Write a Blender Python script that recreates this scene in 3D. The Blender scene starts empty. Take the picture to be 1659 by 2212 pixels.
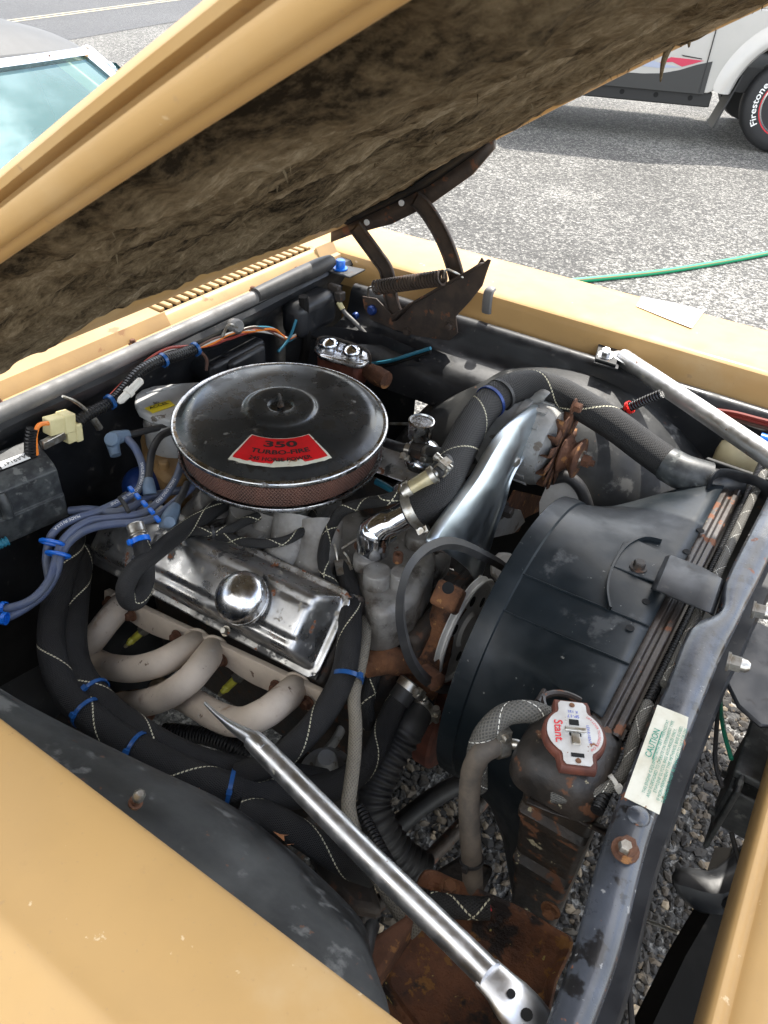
import bpy, bmesh, math, random
from mathutils import Vector, Matrix, noise
R = math.radians
random.seed(7)
sc = bpy.context.scene
col = sc.collection

# ---------------------------------------------------------------- camera
CAM = Vector((0.0, -0.78, 1.54))
FPX, CX, CY = 1660.0, 829.5, 1106.0
RM = Matrix(((0.83499809, -0.37223004, 0.40524435),
             (0.54762523, 0.49026778, -0.67804433),
             (0.05371022, 0.78808775, 0.61321522)))
cd = bpy.data.cameras.new('camera'); cam = bpy.data.objects.new('camera', cd); col.objects.link(cam)
cam.matrix_world = Matrix.Translation(CAM) @ RM.to_4x4()
cd.sensor_fit = 'HORIZONTAL'; cd.sensor_width = 36.0; cd.lens = 36.0 * FPX / 1659.0
cd.clip_start = 0.01; cd.clip_end = 1000
cd.dof.use_dof = True; cd.dof.focus_distance = 1.25; cd.dof.aperture_fstop = 45.0
sc.camera = cam

# ---------------------------------------------------------------- sky, sun, exposure
SUN = Vector((-0.10, 0.52, 0.85)).normalized()
w = bpy.data.worlds.new('World'); sc.world = w; w.use_nodes = True
nt = w.node_tree
sky = nt.nodes.new('ShaderNodeTexSky'); sky.sky_type = 'NISHITA'; sky.sun_disc = False
sky.sun_elevation = math.asin(SUN.z); sky.sun_rotation = math.atan2(SUN.x, SUN.y)
sky.dust_density = 1.5; sky.air_density = 1.0
bg = nt.nodes['Background']; bg.inputs['Strength'].default_value = 0.15
# broken white cloud added over the whole sky to brighten the shaded bay (the windshield in the photo mirrors blue sky and cloud)
tcw = nt.nodes.new('ShaderNodeTexCoord'); sx = nt.nodes.new('ShaderNodeSeparateXYZ'); nt.links.new(tcw.outputs['Generated'], sx.inputs[0])
zz = nt.nodes.new('ShaderNodeMath'); zz.operation = 'ADD'; zz.inputs[1].default_value = .28; nt.links.new(sx.outputs[2], zz.inputs[0])
dv = nt.nodes.new('ShaderNodeVectorMath'); dv.operation = 'DIVIDE'; cb_ = nt.nodes.new('ShaderNodeCombineXYZ')
for i_ in range(3): nt.links.new(zz.outputs[0], cb_.inputs[i_])
nt.links.new(tcw.outputs['Generated'], dv.inputs[0]); nt.links.new(cb_.outputs[0], dv.inputs[1])
cn = nt.nodes.new('ShaderNodeTexNoise'); cn.inputs['Scale'].default_value = 2.2; cn.inputs['Detail'].default_value = 9; cn.inputs['Roughness'].default_value = .58; nt.links.new(dv.outputs[0], cn.inputs['Vector'])
cm = nt.nodes.new('ShaderNodeMapRange'); cm.interpolation_type = 'SMOOTHSTEP'; cm.inputs[1].default_value = .36; cm.inputs[2].default_value = .58; nt.links.new(cn.outputs['Fac'], cm.inputs[0])
cx_ = nt.nodes.new('ShaderNodeMix'); cx_.data_type = 'RGBA'; nt.links.new(cm.outputs[0], cx_.inputs['Factor']); nt.links.new(sky.outputs[0], cx_.inputs[6]); cx_.inputs[7].default_value = (5.6, 5.5, 5.25, 1)
nt.links.new(cx_.outputs[2], bg.inputs[0])
sd = bpy.data.lights.new('sun', 'SUN'); sd.energy = 2.0; sd.angle = R(0.6); sd.color = (1, 0.95, 0.87)
so = bpy.data.objects.new('sun', sd); col.objects.link(so)
so.rotation_euler = SUN.to_track_quat('Z', 'Y').to_euler(); so.location = SUN * 20
sc.view_settings.view_transform = 'Standard'; sc.view_settings.look = 'None'
sc.view_settings.gamma = 1; sc.view_settings.use_curve_mapping = False
sc.view_settings.exposure = 2.1

# ---------------------------------------------------------------- photo pixel -> point on a plane
def P(u, v, x=None, y=None, z=None):
    r = RM @ Vector((u - CX, -(v - CY), -FPX))
    if x is not None: t = (x - CAM.x) / r.x
    elif y is not None: t = (y - CAM.y) / r.y
    else: t = (z - CAM.z) / r.z
    return CAM + r * t
def PZ(lst): return [P(u, v, z=z) for u, v, z in lst]
def PX(lst, x): return [P(u, v, x=x) for u, v in lst]
def PY(lst, y): return [P(u, v, y=y) for u, v in lst]

# ---------------------------------------------------------------- materials
MATS = {}
def rgb(c): return (c[0], c[1], c[2], 1)
def mat(name, c, rough=.5, metal=0.0, c2=None, vs=30.0, spots=(), bump=None, coat=0.0, stretch=None, spec=None, rvar=0.0):
    """procedural material: base colour, patchy second colour, spot layers (colour, scale, threshold, softness, rough, metal)"""
    m = bpy.data.materials.new(name); m.use_nodes = True; MATS[name] = m
    t = m.node_tree; N = t.nodes; L = t.links; b = N['Principled BSDF']
    tc = N.new('ShaderNodeTexCoord'); mp = N.new('ShaderNodeMapping'); L.new(tc.outputs['Object'], mp.inputs[0])
    if stretch: mp.inputs['Scale'].default_value = stretch
    b.inputs['Roughness'].default_value = rough; b.inputs['Metallic'].default_value = metal
    b.inputs['Coat Weight'].default_value = coat; b.inputs['Coat Roughness'].default_value = .12
    if spec is not None: b.inputs['Specular IOR Level'].default_value = spec
    def nz(scale, detail=6, rgh=.6):
        n = N.new('ShaderNodeTexNoise'); n.inputs['Scale'].default_value = scale
        n.inputs['Detail'].default_value = detail; n.inputs['Roughness'].default_value = rgh
        L.new(mp.outputs[0], n.inputs['Vector']); return n.outputs['Fac']
    def ramp(fac, a, bb):
        r = N.new('ShaderNodeMapRange'); r.interpolation_type = 'SMOOTHSTEP'
        r.inputs['From Min'].default_value = a; r.inputs['From Max'].default_value = bb
        L.new(fac, r.inputs['Value']); return r.outputs['Result']
    def mixc(f, a, bb):
        x = N.new('ShaderNodeMix'); x.data_type = 'RGBA'; L.new(f, x.inputs['Factor'])
        for s, val in ((6, a), (7, bb)):
            if isinstance(val, tuple): x.inputs[s].default_value = rgb(val)
            else: L.new(val, x.inputs[s])
        return x.outputs[2]
    def mixf(f, a, bb):
        x = N.new('ShaderNodeMix'); L.new(f, x.inputs['Factor'])
        for s, val in ((2, a), (3, bb)):
            if isinstance(val, (int, float)): x.inputs[s].default_value = val
            else: L.new(val, x.inputs[s])
        return x.outputs[0]
    cc = tuple(c); rr = rough; mm = metal
    if c2 is not None: cc = mixc(ramp(nz(vs), .36, .66), tuple(c), tuple(c2))
    if rvar: rr = mixf(ramp(nz(vs * 1.7 + 3), .35, .65), rough, min(1, rough + rvar))
    for (sc_, ss, th, soft, rgh, met) in spots:
        f = ramp(nz(ss), th - .05, th - .05 + soft)
        cc = mixc(f, cc, tuple(sc_)); rr = mixf(f, rr, rgh); mm = mixf(f, mm, met)
    for sock, val in (('Base Color', cc), ('Roughness', rr), ('Metallic', mm)):
        if isinstance(val, tuple): b.inputs[sock].default_value = rgb(val)
        elif isinstance(val, (int, float)): b.inputs[sock].default_value = val
        else: L.new(val, b.inputs[sock])
    if bump:
        bn = N.new('ShaderNodeBump'); bn.inputs['Strength'].default_value = bump[1]; bn.inputs['Distance'].default_value = bump[2] if len(bump) > 2 else .002
        L.new(nz(bump[0], 8, .65), bn.inputs['Height']); L.new(bn.outputs[0], b.inputs['Normal'])
    return m
RUST = (.13, .045, .018); DRUST = (.055, .022, .012); GRIME = (.018, .014, .01)
mat('gold', (.43, .262, .098), .5, .0, c2=(.40, .245, .094), vs=7, coat=.06, rvar=.12, spec=.35,
    spots=[((.58, .43, .25), 46, .735, .03, .6, 0), ((.3, .18, .08), 38, .755, .02, .6, 0), ((.36, .215, .085), 12, .69, .08, .55, .0), ((.47, .325, .165), 4.5, .57, .22, .6, 0), ((.38, .235, .10), 150, .68, .08, .6, 0)], bump=(260, .05, .0006))
mat('gold_dull', (.36, .225, .09), .5, .1, c2=(.29, .18, .075), vs=9, spots=[((.23, .12, .05), 22, .66, .05, .7, 0)])
mat('gold_dark', (.34, .24, .11), .5, .1, c2=(.25, .17, .08), vs=14)
mat('black_paint', (.010, .011, .013), .3, 0, c2=(.02, .021, .023), vs=12, rvar=.25, spots=[((.07, .065, .06), 60, .66, .1, .8, 0)], bump=(90, .12, .001))
mat('black_dusty', (.011, .012, .0125), .42, 0, c2=(.030, .031, .030), vs=9, rvar=.3, spots=[((.11, .11, .105), 26, .62, .1, .8, 0), ((.10, .05, .03), 70, .72, .03, .8, 0)], bump=(120, .2, .001))
mat('black_flat', (.006, .0055, .005), .8, 0, c2=(.012, .011, .010), vs=14, spec=.2)
mat('shroud', (.008, .012, .015), .3, 0, spec=.35, c2=(.015, .020, .024), vs=8, rvar=.22, spots=[((.05, .054, .056), 13, .66, .06, .55, 0), ((.16, .16, .15), 95, .735, .03, .7, 0)], bump=(70, .1, .001))
mat('support', (.032, .036, .043), .24, .1, c2=(.055, .062, .076), vs=16, rvar=.22, coat=.3, spots=[((.01, .01, .011), 30, .62, .05, .3, 0), ((.2, .075, .035), 44, .685, .02, .8, 0), ((.2, .2, .2), 90, .7, .03, .7, 0)], bump=(40, .35, .002))
mat('chrome', (.72, .74, .77), .09, 1, c2=(.60, .62, .65), vs=25, rvar=.1, spots=[((.10, .05, .025), 75, .70, .03, .8, 0)])
mat('bracket_chrome', (.50, .56, .59), .3, 1, c2=(.42, .47, .5), vs=14, rvar=.1, spots=[((.16, .10, .05), 60, .75, .04, .7, .2)])
mat('breather_chrome', (.66, .67, .68), .17, 1, c2=(.5, .5, .5), vs=30, rvar=.12, spots=[((.08, .06, .05), 60, .69, .04, .6, .3)])
mat('pulley_alu', (.62, .62, .60), .45, .2, c2=(.50, .50, .48), vs=24, rvar=.15, spots=[((.6, .6, .57), 40, .68, .05, .7, .3)])
mat('lid_chrome', (.085, .088, .088), .2, .75, c2=(.05, .052, .054), vs=11, rvar=.16, spots=[((.16, .15, .135), 40, .66, .06, .55, .2), ((.02, .018, .015), 20, .63, .06, .4, .3)])
mat('rim_chrome', (.66, .67, .68), .16, 1, c2=(.42, .42, .41), vs=40, rvar=.2, spots=[((.06, .05, .04), 55, .62, .08, .7, .2)])
mat('worn_chrome', (.52, .52, .52), .22, .95, c2=(.33, .325, .31), vs=16, rvar=.22, spots=[((.05, .05, .05), 18, .62, .06, .4, .4), ((.17, .06, .022), 38, .685, .025, .85, 0), ((.30, .27, .22), 30, .66, .05, .7, .1)], bump=(60, .08, .001))
mat('cast_alu', (.27, .26, .24), .5, .4, c2=(.165, .15, .13), vs=20, rvar=.2, spots=[((.05, .04, .03), 14, .575, .12, .8, 0), (RUST, 40, .69, .04, .9, 0), ((.55, .54, .5), 120, .72, .03, .6, .2)], bump=(150, .35, .002))
mat('alternator_alu', (.30, .30, .29), .55, .35, c2=(.22, .22, .21), vs=22, spots=[((.12, .10, .08), 40, .64, .06, .8, 0)], bump=(200, .3, .002))
mat('rust', (.12, .05, .024), .85, 0, c2=(.07, .03, .016), vs=34, spots=[((.26, .12, .04), 50, .62, .05, .9, 0)], bump=(170, .6, .003))
mat('rust_orange', (.20, .085, .035), .85, 0, c2=(.09, .04, .02), vs=26, spots=[((.045, .022, .014), 20, .58, .08, .85, 0), ((.34, .17, .06), 70, .66, .05, .9, 0)], bump=(110, .8, .004))
mat('tray_rust', (.20, .08, .035), .6, .05, c2=(.10, .042, .022), vs=26, spots=[((.27, .13, .04), 44, .62, .04, .9, 0), ((.02, .014, .012), 20, .6, .08, .5, 0), ((.44, .36, .12), 64, .71, .02, .9, 0)], bump=(110, .8, .005))
mat('tank_black', (.013, .012, .011), .35, 0, c2=(.03, .022, .016), vs=20, rvar=.3, spots=[((.11, .045, .02), 30, .625, .04, .8, 0), ((.33, .29, .19), 55, .70, .03, .9, 0)], bump=(70, .4, .003))
mat('rail_brown', (.022, .018, .016), .38, .1, c2=(.045, .034, .028), vs=18, spots=[((.17, .07, .035), 36, .64, .03, .85, 0), ((.3, .28, .2), 80, .73, .02, .8, 0)], bump=(90, .3, .002))
mat('hinge_brown', (.065, .045, .033), .6, .15, c2=(.035, .026, .021), vs=26, spots=[((.14, .06, .03), 40, .64, .05, .85, 0)], bump=(150, .4, .002))
mat('header_beige', (.58, .49, .39), .72, .0, c2=(.47, .39, .31), vs=14, spots=[((.26, .15, .085), 11, .62, .12, .85, 0), ((.15, .10, .07), 55, .70, .04, .85, 0), ((.55, .5, .43), 28, .68, .06, .8, 0)], bump=(240, .3, .0015))
mat('iron_dark', (.03, .028, .026), .6, .2, c2=(.055, .04, .03), vs=25, spots=[((.10, .05, .03), 40, .63, .05, .85, 0)], bump=(150, .5, .003))
mat('rubber', (.018, .018, .019), .55, 0, c2=(.035, .034, .033), vs=22, bump=(200, .15, .001))
mat('rubber_grey', (.16, .155, .15), .45, .1, c2=(.09, .088, .085), vs=10, rvar=.2)
mat('rubber_tan', (.15, .12, .09), .7, 0, c2=(.07, .06, .05), vs=24, bump=(200, .2, .001))
mat('plastic_black', (.02, .022, .024), .45, 0, c2=(.05, .055, .055), vs=55, spots=[((.1, .105, .1), 70, .62, .08, .8, 0)], bump=(160, .15, .001))
mat('plastic_grey', (.46, .46, .45), .5, 0, c2=(.38, .38, .37), vs=20, spots=[((.12, .1, .08), 50, .66, .06, .7, 0)])
mat('tan_plastic', (.36, .22, .09), .5, 0, c2=(.25, .15, .065), vs=14)
mat('blue_wire', (.085, .11, .19), .45, 0, c2=(.10, .115, .15), vs=18)
mat('blue_boot', (.13, .19, .27), .5, 0, c2=(.10, .14, .19), vs=18)
mat('blue_tie', (.012, .075, .24), .35)
mat('blue_bright', (.01, .14, .62), .3)
mat('blue_can', (.01, .035, .16), .35, .3)
mat('red_tie', (.65, .02, .015), .4)
mat('red_wire', (.22, .03, .02), .5); mat('orange_wire', (.75, .2, .02), .5); mat('white_wire', (.55, .53, .48), .5)
mat('green_wire', (.02, .20, .12), .5); mat('teal_wire', (.02, .16, .24), .5); mat('brown_wire', (.10, .05, .035), .6)
mat('cream_plastic', (.62, .55, .30), .5, 0, c2=(.55, .48, .25), vs=30)
mat('jug', (.72, .64, .40), .4, 0, c2=(.62, .53, .31), vs=15)
mat('yellow_plug', (.72, .66, .08), .35); mat('zinc', (.55, .54, .5), .35, .9, c2=(.3, .26, .2), vs=80)
mat('white_plate', (.75, .74, .72), .5, 0, c2=(.62, .6, .56), vs=20)
mat('paper', (.85, .85, .84), .6)
mat('label_cream', (.62, .60, .50), .5, 0, c2=(.50, .47, .36), vs=26, spots=[((.25, .12, .06), 60, .69, .03, .8, 0)])
mat('label_white', (.7, .7, .68), .45)
mat('sticker_red', (.55, .008, .012), .4, 0, c2=(.44, .008, .010), vs=40)
mat('ink_black', (.015, .012, .012), .5); mat('ink_green', (.02, .22, .15), .6); mat('ink_red', (.6, .02, .03), .5)
mat('ink_blue', (.03, .07, .45), .5); mat('ink_white', (.8, .8, .78), .5); mat('ink_yellow', (.75, .6, .03), .5)
mat('hole_dark', (.003, .003, .003), .9)
mat('cap_silver', (.66, .66, .64), .4, .35, c2=(.52, .5, .47), vs=30, spots=[((.2, .08, .04), 70, .68, .03, .8, 0)])
mat('cap_rust', (.16, .05, .03), .6, .1, c2=(.09, .03, .02), vs=40)
mat('brass_clear', (.36, .30, .16), .3, .3, c2=(.5, .45, .3), vs=20)
mat('leaf_dry', (.28, .11, .04), .8)
mat('hose_green', (.005, .30, .13), .4); mat('hose_stripe', (.25, .12, .05), .6)
mat('truck_white', (.42, .405, .38), .35, .1, c2=(.38, .37, .345), vs=2, coat=.4)
mat('truck_grey', (.028, .028, .027), .5); mat('truck_black', (.012, .012, .012), .6)
mat('decal_red', (.45, .03, .07), .4); mat('decal_grey', (.3, .33, .42), .4)
mat('tyre', (.018, .018, .019), .7, bump=(80, .2, .002)); mat('alloy', (.5, .51, .53), .25, .9)
mat('vinyl', (.034, .036, .038), .6, 0, c2=(.048, .05, .052), vs=8, bump=(300, .3, .001))
mat('dash', (.16, .15, .14), .6); mat('seat_fabric', (.2, .19, .17), .8)
mat('bottle_blue', (.01, .04, .22), .3)

def node_mat(name):
    m = bpy.data.materials.new(name); m.use_nodes = True; MATS[name] = m
    return m, m.node_tree.nodes, m.node_tree.links, m.node_tree.nodes['Principled BSDF']
def math_n(N, L, op, a, b=None, c=None):
    n = N.new('ShaderNodeMath'); n.operation = op
    for i, val in enumerate((a, b, c)):
        if val is None: continue
        if isinstance(val, (int, float)): n.inputs[i].default_value = val
        else: L.new(val, n.inputs[i])
    return n.outputs[0]

def braid(name, base, light, turns=9.0, tracer=True, tr_col=(.62, .58, .42), ridge=50, weave=620.0, twid=.019):
    """braided sleeve: UV u runs round the hose, v along it in metres"""
    m, N, L, b = node_mat(name)
    uv = N.new('ShaderNodeUVMap'); sp = N.new('ShaderNodeSeparateXYZ'); L.new(uv.outputs[0], sp.inputs[0])
    u, v = sp.outputs[0], sp.outputs[1]
    p1 = math_n(N, L, 'SINE', math_n(N, L, 'ADD', math_n(N, L, 'MULTIPLY', u, 6.2832 * ridge), math_n(N, L, 'MULTIPLY', v, weave * 2)))
    p2 = math_n(N, L, 'SINE', math_n(N, L, 'SUBTRACT', math_n(N, L, 'MULTIPLY', u, 6.2832 * ridge), math_n(N, L, 'MULTIPLY', v, weave * 2)))
    wv = math_n(N, L, 'MULTIPLY_ADD', math_n(N, L, 'MAXIMUM', p1, p2), .5, .5)
    mix = N.new('ShaderNodeMix'); mix.data_type = 'RGBA'; mix.inputs[6].default_value = rgb(base); mix.inputs[7].default_value = rgb(light)
    nz = N.new('ShaderNodeTexNoise'); nz.inputs['Scale'].default_value = 25
    tc = N.new('ShaderNodeTexCoord'); L.new(tc.outputs['Object'], nz.inputs['Vector'])
    L.new(math_n(N, L, 'MULTIPLY', wv, math_n(N, L, 'ADD', nz.outputs['Fac'], .2)), mix.inputs['Factor'])
    out = mix.outputs[2]
    if tracer:
        ms = []
        for s, off in ((1, .05), (-1, .35)):
            wob = math_n(N, L, 'MULTIPLY', math_n(N, L, 'SINE', math_n(N, L, 'MULTIPLY', v, 23.0)), .12)
            ph = math_n(N, L, 'ADD', math_n(N, L, 'ADD', u, wob), math_n(N, L, 'MULTIPLY_ADD', v, s * turns, off))
            fr = math_n(N, L, 'FRACT', ph)
            ms.append(math_n(N, L, 'LESS_THAN', fr, twid))
        dash = math_n(N, L, 'GREATER_THAN', math_n(N, L, 'SINE', math_n(N, L, 'MULTIPLY', v, 1500.0)), -.55)
        f = math_n(N, L, 'MULTIPLY', math_n(N, L, 'MAXIMUM', ms[0], ms[1]), dash)
        m2 = N.new('ShaderNodeMix'); m2.data_type = 'RGBA'; L.new(f, m2.inputs['Factor']); L.new(out, m2.inputs[6]); m2.inputs[7].default_value = rgb(tr_col)
        out = m2.outputs[2]
    L.new(out, b.inputs['Base Color']); b.inputs['Roughness'].default_value = .6; b.inputs['Specular IOR Level'].default_value = .3
    bn = N.new('ShaderNodeBump'); bn.inputs['Strength'].default_value = .6; bn.inputs['Distance'].default_value = .0015
    L.new(wv, bn.inputs['Height']); L.new(bn.outputs[0], b.inputs['Normal'])
    return m
braid('braid_black', (.005, .005, .0055), (.030, .029, .028), 3.6)
braid('braid_plain', (.010, .010, .011), (.06, .06, .058), tracer=False)
braid('braid_thin', (.006, .006, .006), (.032, .031, .029), 14.0, ridge=22, twid=.035)
mat('strut_steel', (.70, .70, .70), .3, 1, c2=(.55, .55, .54), vs=26, rvar=.16, spots=[((.14, .07, .035), 62, .705, .02, .8, 0), ((.45, .40, .25), 20, .69, .05, .6, .4)])
braid('braid_tan', (.13, .115, .09), (.30, .27, .21), tracer=False, ridge=14)
braid('braid_grey', (.05, .05, .045), (.16, .15, .13), 14.0, tr_col=(.75, .73, .65), ridge=16)

def loom_mat():
    m, N, L, b = node_mat('loom')
    uv = N.new('ShaderNodeUVMap'); sp = N.new('ShaderNodeSeparateXYZ'); L.new(uv.outputs[0], sp.inputs[0])
    s = math_n(N, L, 'SINE', math_n(N, L, 'MULTIPLY', sp.outputs[1], 1250.0))
    b.inputs['Base Color'].default_value = (.012, .012, .013, 1); b.inputs['Roughness'].default_value = .32
    bn = N.new('ShaderNodeBump'); bn.inputs['Strength'].default_value = 1; bn.inputs['Distance'].default_value = .002
    L.new(s, bn.inputs['Height']); L.new(bn.outputs[0], b.inputs['Normal'])
loom_mat()

def filter_mat():
    m, N, L, b = node_mat('filter_mesh')
    uv = N.new('ShaderNodeUVMap'); sp = N.new('ShaderNodeSeparateXYZ'); L.new(uv.outputs[0], sp.inputs[0])
    u, v = sp.outputs[0], sp.outputs[1]
    a = math_n(N, L, 'SINE', math_n(N, L, 'ADD', math_n(N, L, 'MULTIPLY', u, 6.2832 * 190), math_n(N, L, 'MULTIPLY', v, 900.0)))
    c = math_n(N, L, 'SINE', math_n(N, L, 'SUBTRACT', math_n(N, L, 'MULTIPLY', u, 6.2832 * 190), math_n(N, L, 'MULTIPLY', v, 900.0)))
    g = math_n(N, L, 'MAXIMUM', a, c)
    f = math_n(N, L, 'GREATER_THAN', g, .72)
    tc = N.new('ShaderNodeTexCoord'); mp = N.new('ShaderNodeMapping'); mp.inputs['Scale'].default_value = (1, 1, .25); L.new(tc.outputs['Object'], mp.inputs[0])
    nz = N.new('ShaderNodeTexNoise'); nz.inputs['Scale'].default_value = 26; L.new(mp.outputs[0], nz.inputs['Vector'])
    mx = N.new('ShaderNodeMix'); mx.data_type = 'RGBA'; mx.inputs[6].default_value = (.035, .014, .009, 1); mx.inputs[7].default_value = (.17, .06, .035, 1)
    mr = N.new('ShaderNodeMapRange'); mr.inputs[1].default_value = .35; mr.inputs[2].default_value = .7; L.new(nz.outputs['Fac'], mr.inputs[0]); L.new(mr.outputs[0], mx.inputs['Factor'])
    m2 = N.new('ShaderNodeMix'); m2.data_type = 'RGBA'; L.new(f, m2.inputs['Factor']); L.new(mx.outputs[2], m2.inputs[6]); m2.inputs[7].default_value = (.16, .085, .06, 1)
    L.new(m2.outputs[2], b.inputs['Base Color']); b.inputs['Roughness'].default_value = .7
    bn = N.new('ShaderNodeBump'); bn.inputs['Strength'].default_value = .7; bn.inputs['Distance'].default_value = .002
    L.new(g, bn.inputs['Height']); L.new(bn.outputs[0], b.inputs['Normal'])
filter_mat()

def asphalt_mat(name, dark, light, pale, sc1, sc2, stretch=None):
    m, N, L, b = node_mat(name)
    tc = N.new('ShaderNodeTexCoord')
    vo = N.new('ShaderNodeTexVoronoi'); vo.inputs['Scale'].default_value = sc1; L.new(tc.outputs['Object'], vo.inputs['Vector'])
    sp = N.new('ShaderNodeSeparateColor'); L.new(vo.outputs['Color'], sp.inputs[0])
    v2 = N.new('ShaderNodeTexVoronoi'); v2.inputs['Scale'].default_value = sc1 * 2.3; L.new(tc.outputs['Object'], v2.inputs['Vector'])
    s2 = N.new('ShaderNodeSeparateColor'); L.new(v2.outputs['Color'], s2.inputs[0])
    nz = N.new('ShaderNodeTexNoise'); nz.inputs['Scale'].default_value = sc2; nz.inputs['Detail'].default_value = 5; L.new(tc.outputs['Object'], nz.inputs['Vector'])
    cr = N.new('ShaderNodeValToRGB'); e = cr.color_ramp.elements
    e[0].position = .0; e[0].color = rgb(dark); e[1].position = .55; e[1].color = rgb(light)
    x = e.new(.86); x.color = rgb(pale); x = e.new(.3); x.color = rgb(tuple((a + b_) / 2 for a, b_ in zip(dark, light)))
    f = math_n(N, L, 'MULTIPLY_ADD', s2.outputs[1], .45, math_n(N, L, 'MULTIPLY', sp.outputs[0], .5))
    f = math_n(N, L, 'ADD', f, math_n(N, L, 'MULTIPLY_ADD', nz.outputs['Fac'], .55, -.25))
    L.new(f, cr.inputs[0]); L.new(cr.outputs[0], b.inputs['Base Color']); b.inputs['Roughness'].default_value = .85
    bn = N.new('ShaderNodeBump'); bn.inputs['Strength'].default_value = .7; bn.inputs['Distance'].default_value = .006
    L.new(math_n(N, L, 'ADD', vo.outputs['Distance'], v2.outputs['Distance']), bn.inputs['Height']); L.new(bn.outputs[0], b.inputs['Normal'])
asphalt_mat('chipseal', (.014, .0135, .0125), (.072, .0695, .064), (.30, .29, .262), 60.0, .9)
asphalt_mat('road_asphalt', (.025, .026, .029), (.055, .056, .06), (.10, .10, .10), 70.0, .35)
def stone_mat():
    m, N, L, b = node_mat('gravel_stone')
    at = N.new('ShaderNodeAttribute'); at.attribute_name = 'shade'
    cr = N.new('ShaderNodeValToRGB'); e = cr.color_ramp.elements
    e[0].color = (.009, .0075, .006, 1); e[1].color = (.42, .33, .215, 1); x = e.new(.45); x.color = (.032, .027, .021, 1); x = e.new(.75); x.color = (.12, .092, .06, 1)
    L.new(at.outputs['Fac'], cr.inputs[0]); L.new(cr.outputs[0], b.inputs['Base Color']); b.inputs['Roughness'].default_value = .75
stone_mat()
def pad_mat():
    m, N, L, b = node_mat('insulation')
    tc = N.new('ShaderNodeTexCoord'); mp = N.new('ShaderNodeMapping'); mp.inputs['Scale'].default_value = (1.0, 2.6, 1.4); L.new(tc.outputs['Object'], mp.inputs[0])
    n1 = N.new('ShaderNodeTexNoise'); n1.inputs['Scale'].default_value = 5.5; n1.inputs['Detail'].default_value = 9; n1.inputs['Roughness'].default_value = .68; n1.inputs['Distortion'].default_value = .7; L.new(mp.outputs[0], n1.inputs['Vector'])
    n2 = N.new('ShaderNodeTexNoise'); n2.inputs['Scale'].default_value = 90; n2.inputs['Detail'].default_value = 8; n2.inputs['Roughness'].default_value = .75; L.new(mp.outputs[0], n2.inputs['Vector'])
    cr = N.new('ShaderNodeValToRGB'); e = cr.color_ramp.elements
    e[0].position = .34; e[0].color = (.026, .019, .011, 1); e[1].position = .74; e[1].color = (.50, .42, .30, 1)
    x = e.new(.46); x.color = (.15, .112, .066, 1); x = e.new(.58); x.color = (.27, .21, .13, 1)
    f = math_n(N, L, 'ADD', n1.outputs['Fac'], math_n(N, L, 'MULTIPLY_ADD', n2.outputs['Fac'], .55, -.275))
    L.new(f, cr.inputs[0]); L.new(cr.outputs[0], b.inputs['Base Color']); b.inputs['Roughness'].default_value = .95
    b.inputs['Specular IOR Level'].default_value = .1
    bn = N.new('ShaderNodeBump'); bn.inputs['Strength'].default_value = 1.0; bn.inputs['Distance'].default_value = .012
    L.new(f, bn.inputs['Height']); L.new(bn.outputs[0], b.inputs['Normal'])
pad_mat()
def glass_mat():
    m, N, L, b = node_mat('windshield_glass')
    b.inputs['Base Color'].default_value = (.12, .42, .47, 1); b.inputs['Roughness'].default_value = .02
    b.inputs['Transmission Weight'].default_value = .9; b.inputs['IOR'].default_value = 1.6; b.inputs['Specular IOR Level'].default_value = 1.0
    b.inputs['Metallic'].default_value = .12
glass_mat()

# ---------------------------------------------------------------- mesh builder
def frame(d, ref=None):
    d = Vector(d).normalized()
    r = Vector(ref) if ref is not None else (Vector((0, 0, 1)) if abs(d.z) < .9 else Vector((1, 0, 0)))
    a = r - d * r.dot(d)
    if a.length < 1e-6: a = Vector((0, 1, 0)) - d * d.y
    a.normalize(); return a, d.cross(a)
def spline(pts, k=6, closed=False):
    pts = [Vector(p) for p in pts]; n = len(pts); out = []
    if n < 3: return pts
    rng = n if closed else n - 1
    for i in range(rng):
        if closed: p0, p1, p2, p3 = pts[(i - 1) % n], pts[i], pts[(i + 1) % n], pts[(i + 2) % n]
        else: p0, p1, p2, p3 = pts[max(i - 1, 0)], pts[i], pts[i + 1], pts[min(i + 2, n - 1)]
        for j in range(k):
            t = j / k
            out.append(.5 * ((2 * p1) + (p2 - p0) * t + (2 * p0 - 5 * p1 + 4 * p2 - p3) * t * t + (3 * p1 - p0 - 3 * p2 + p3) * t ** 3))
    if not closed: out.append(pts[-1])
    return out
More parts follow.
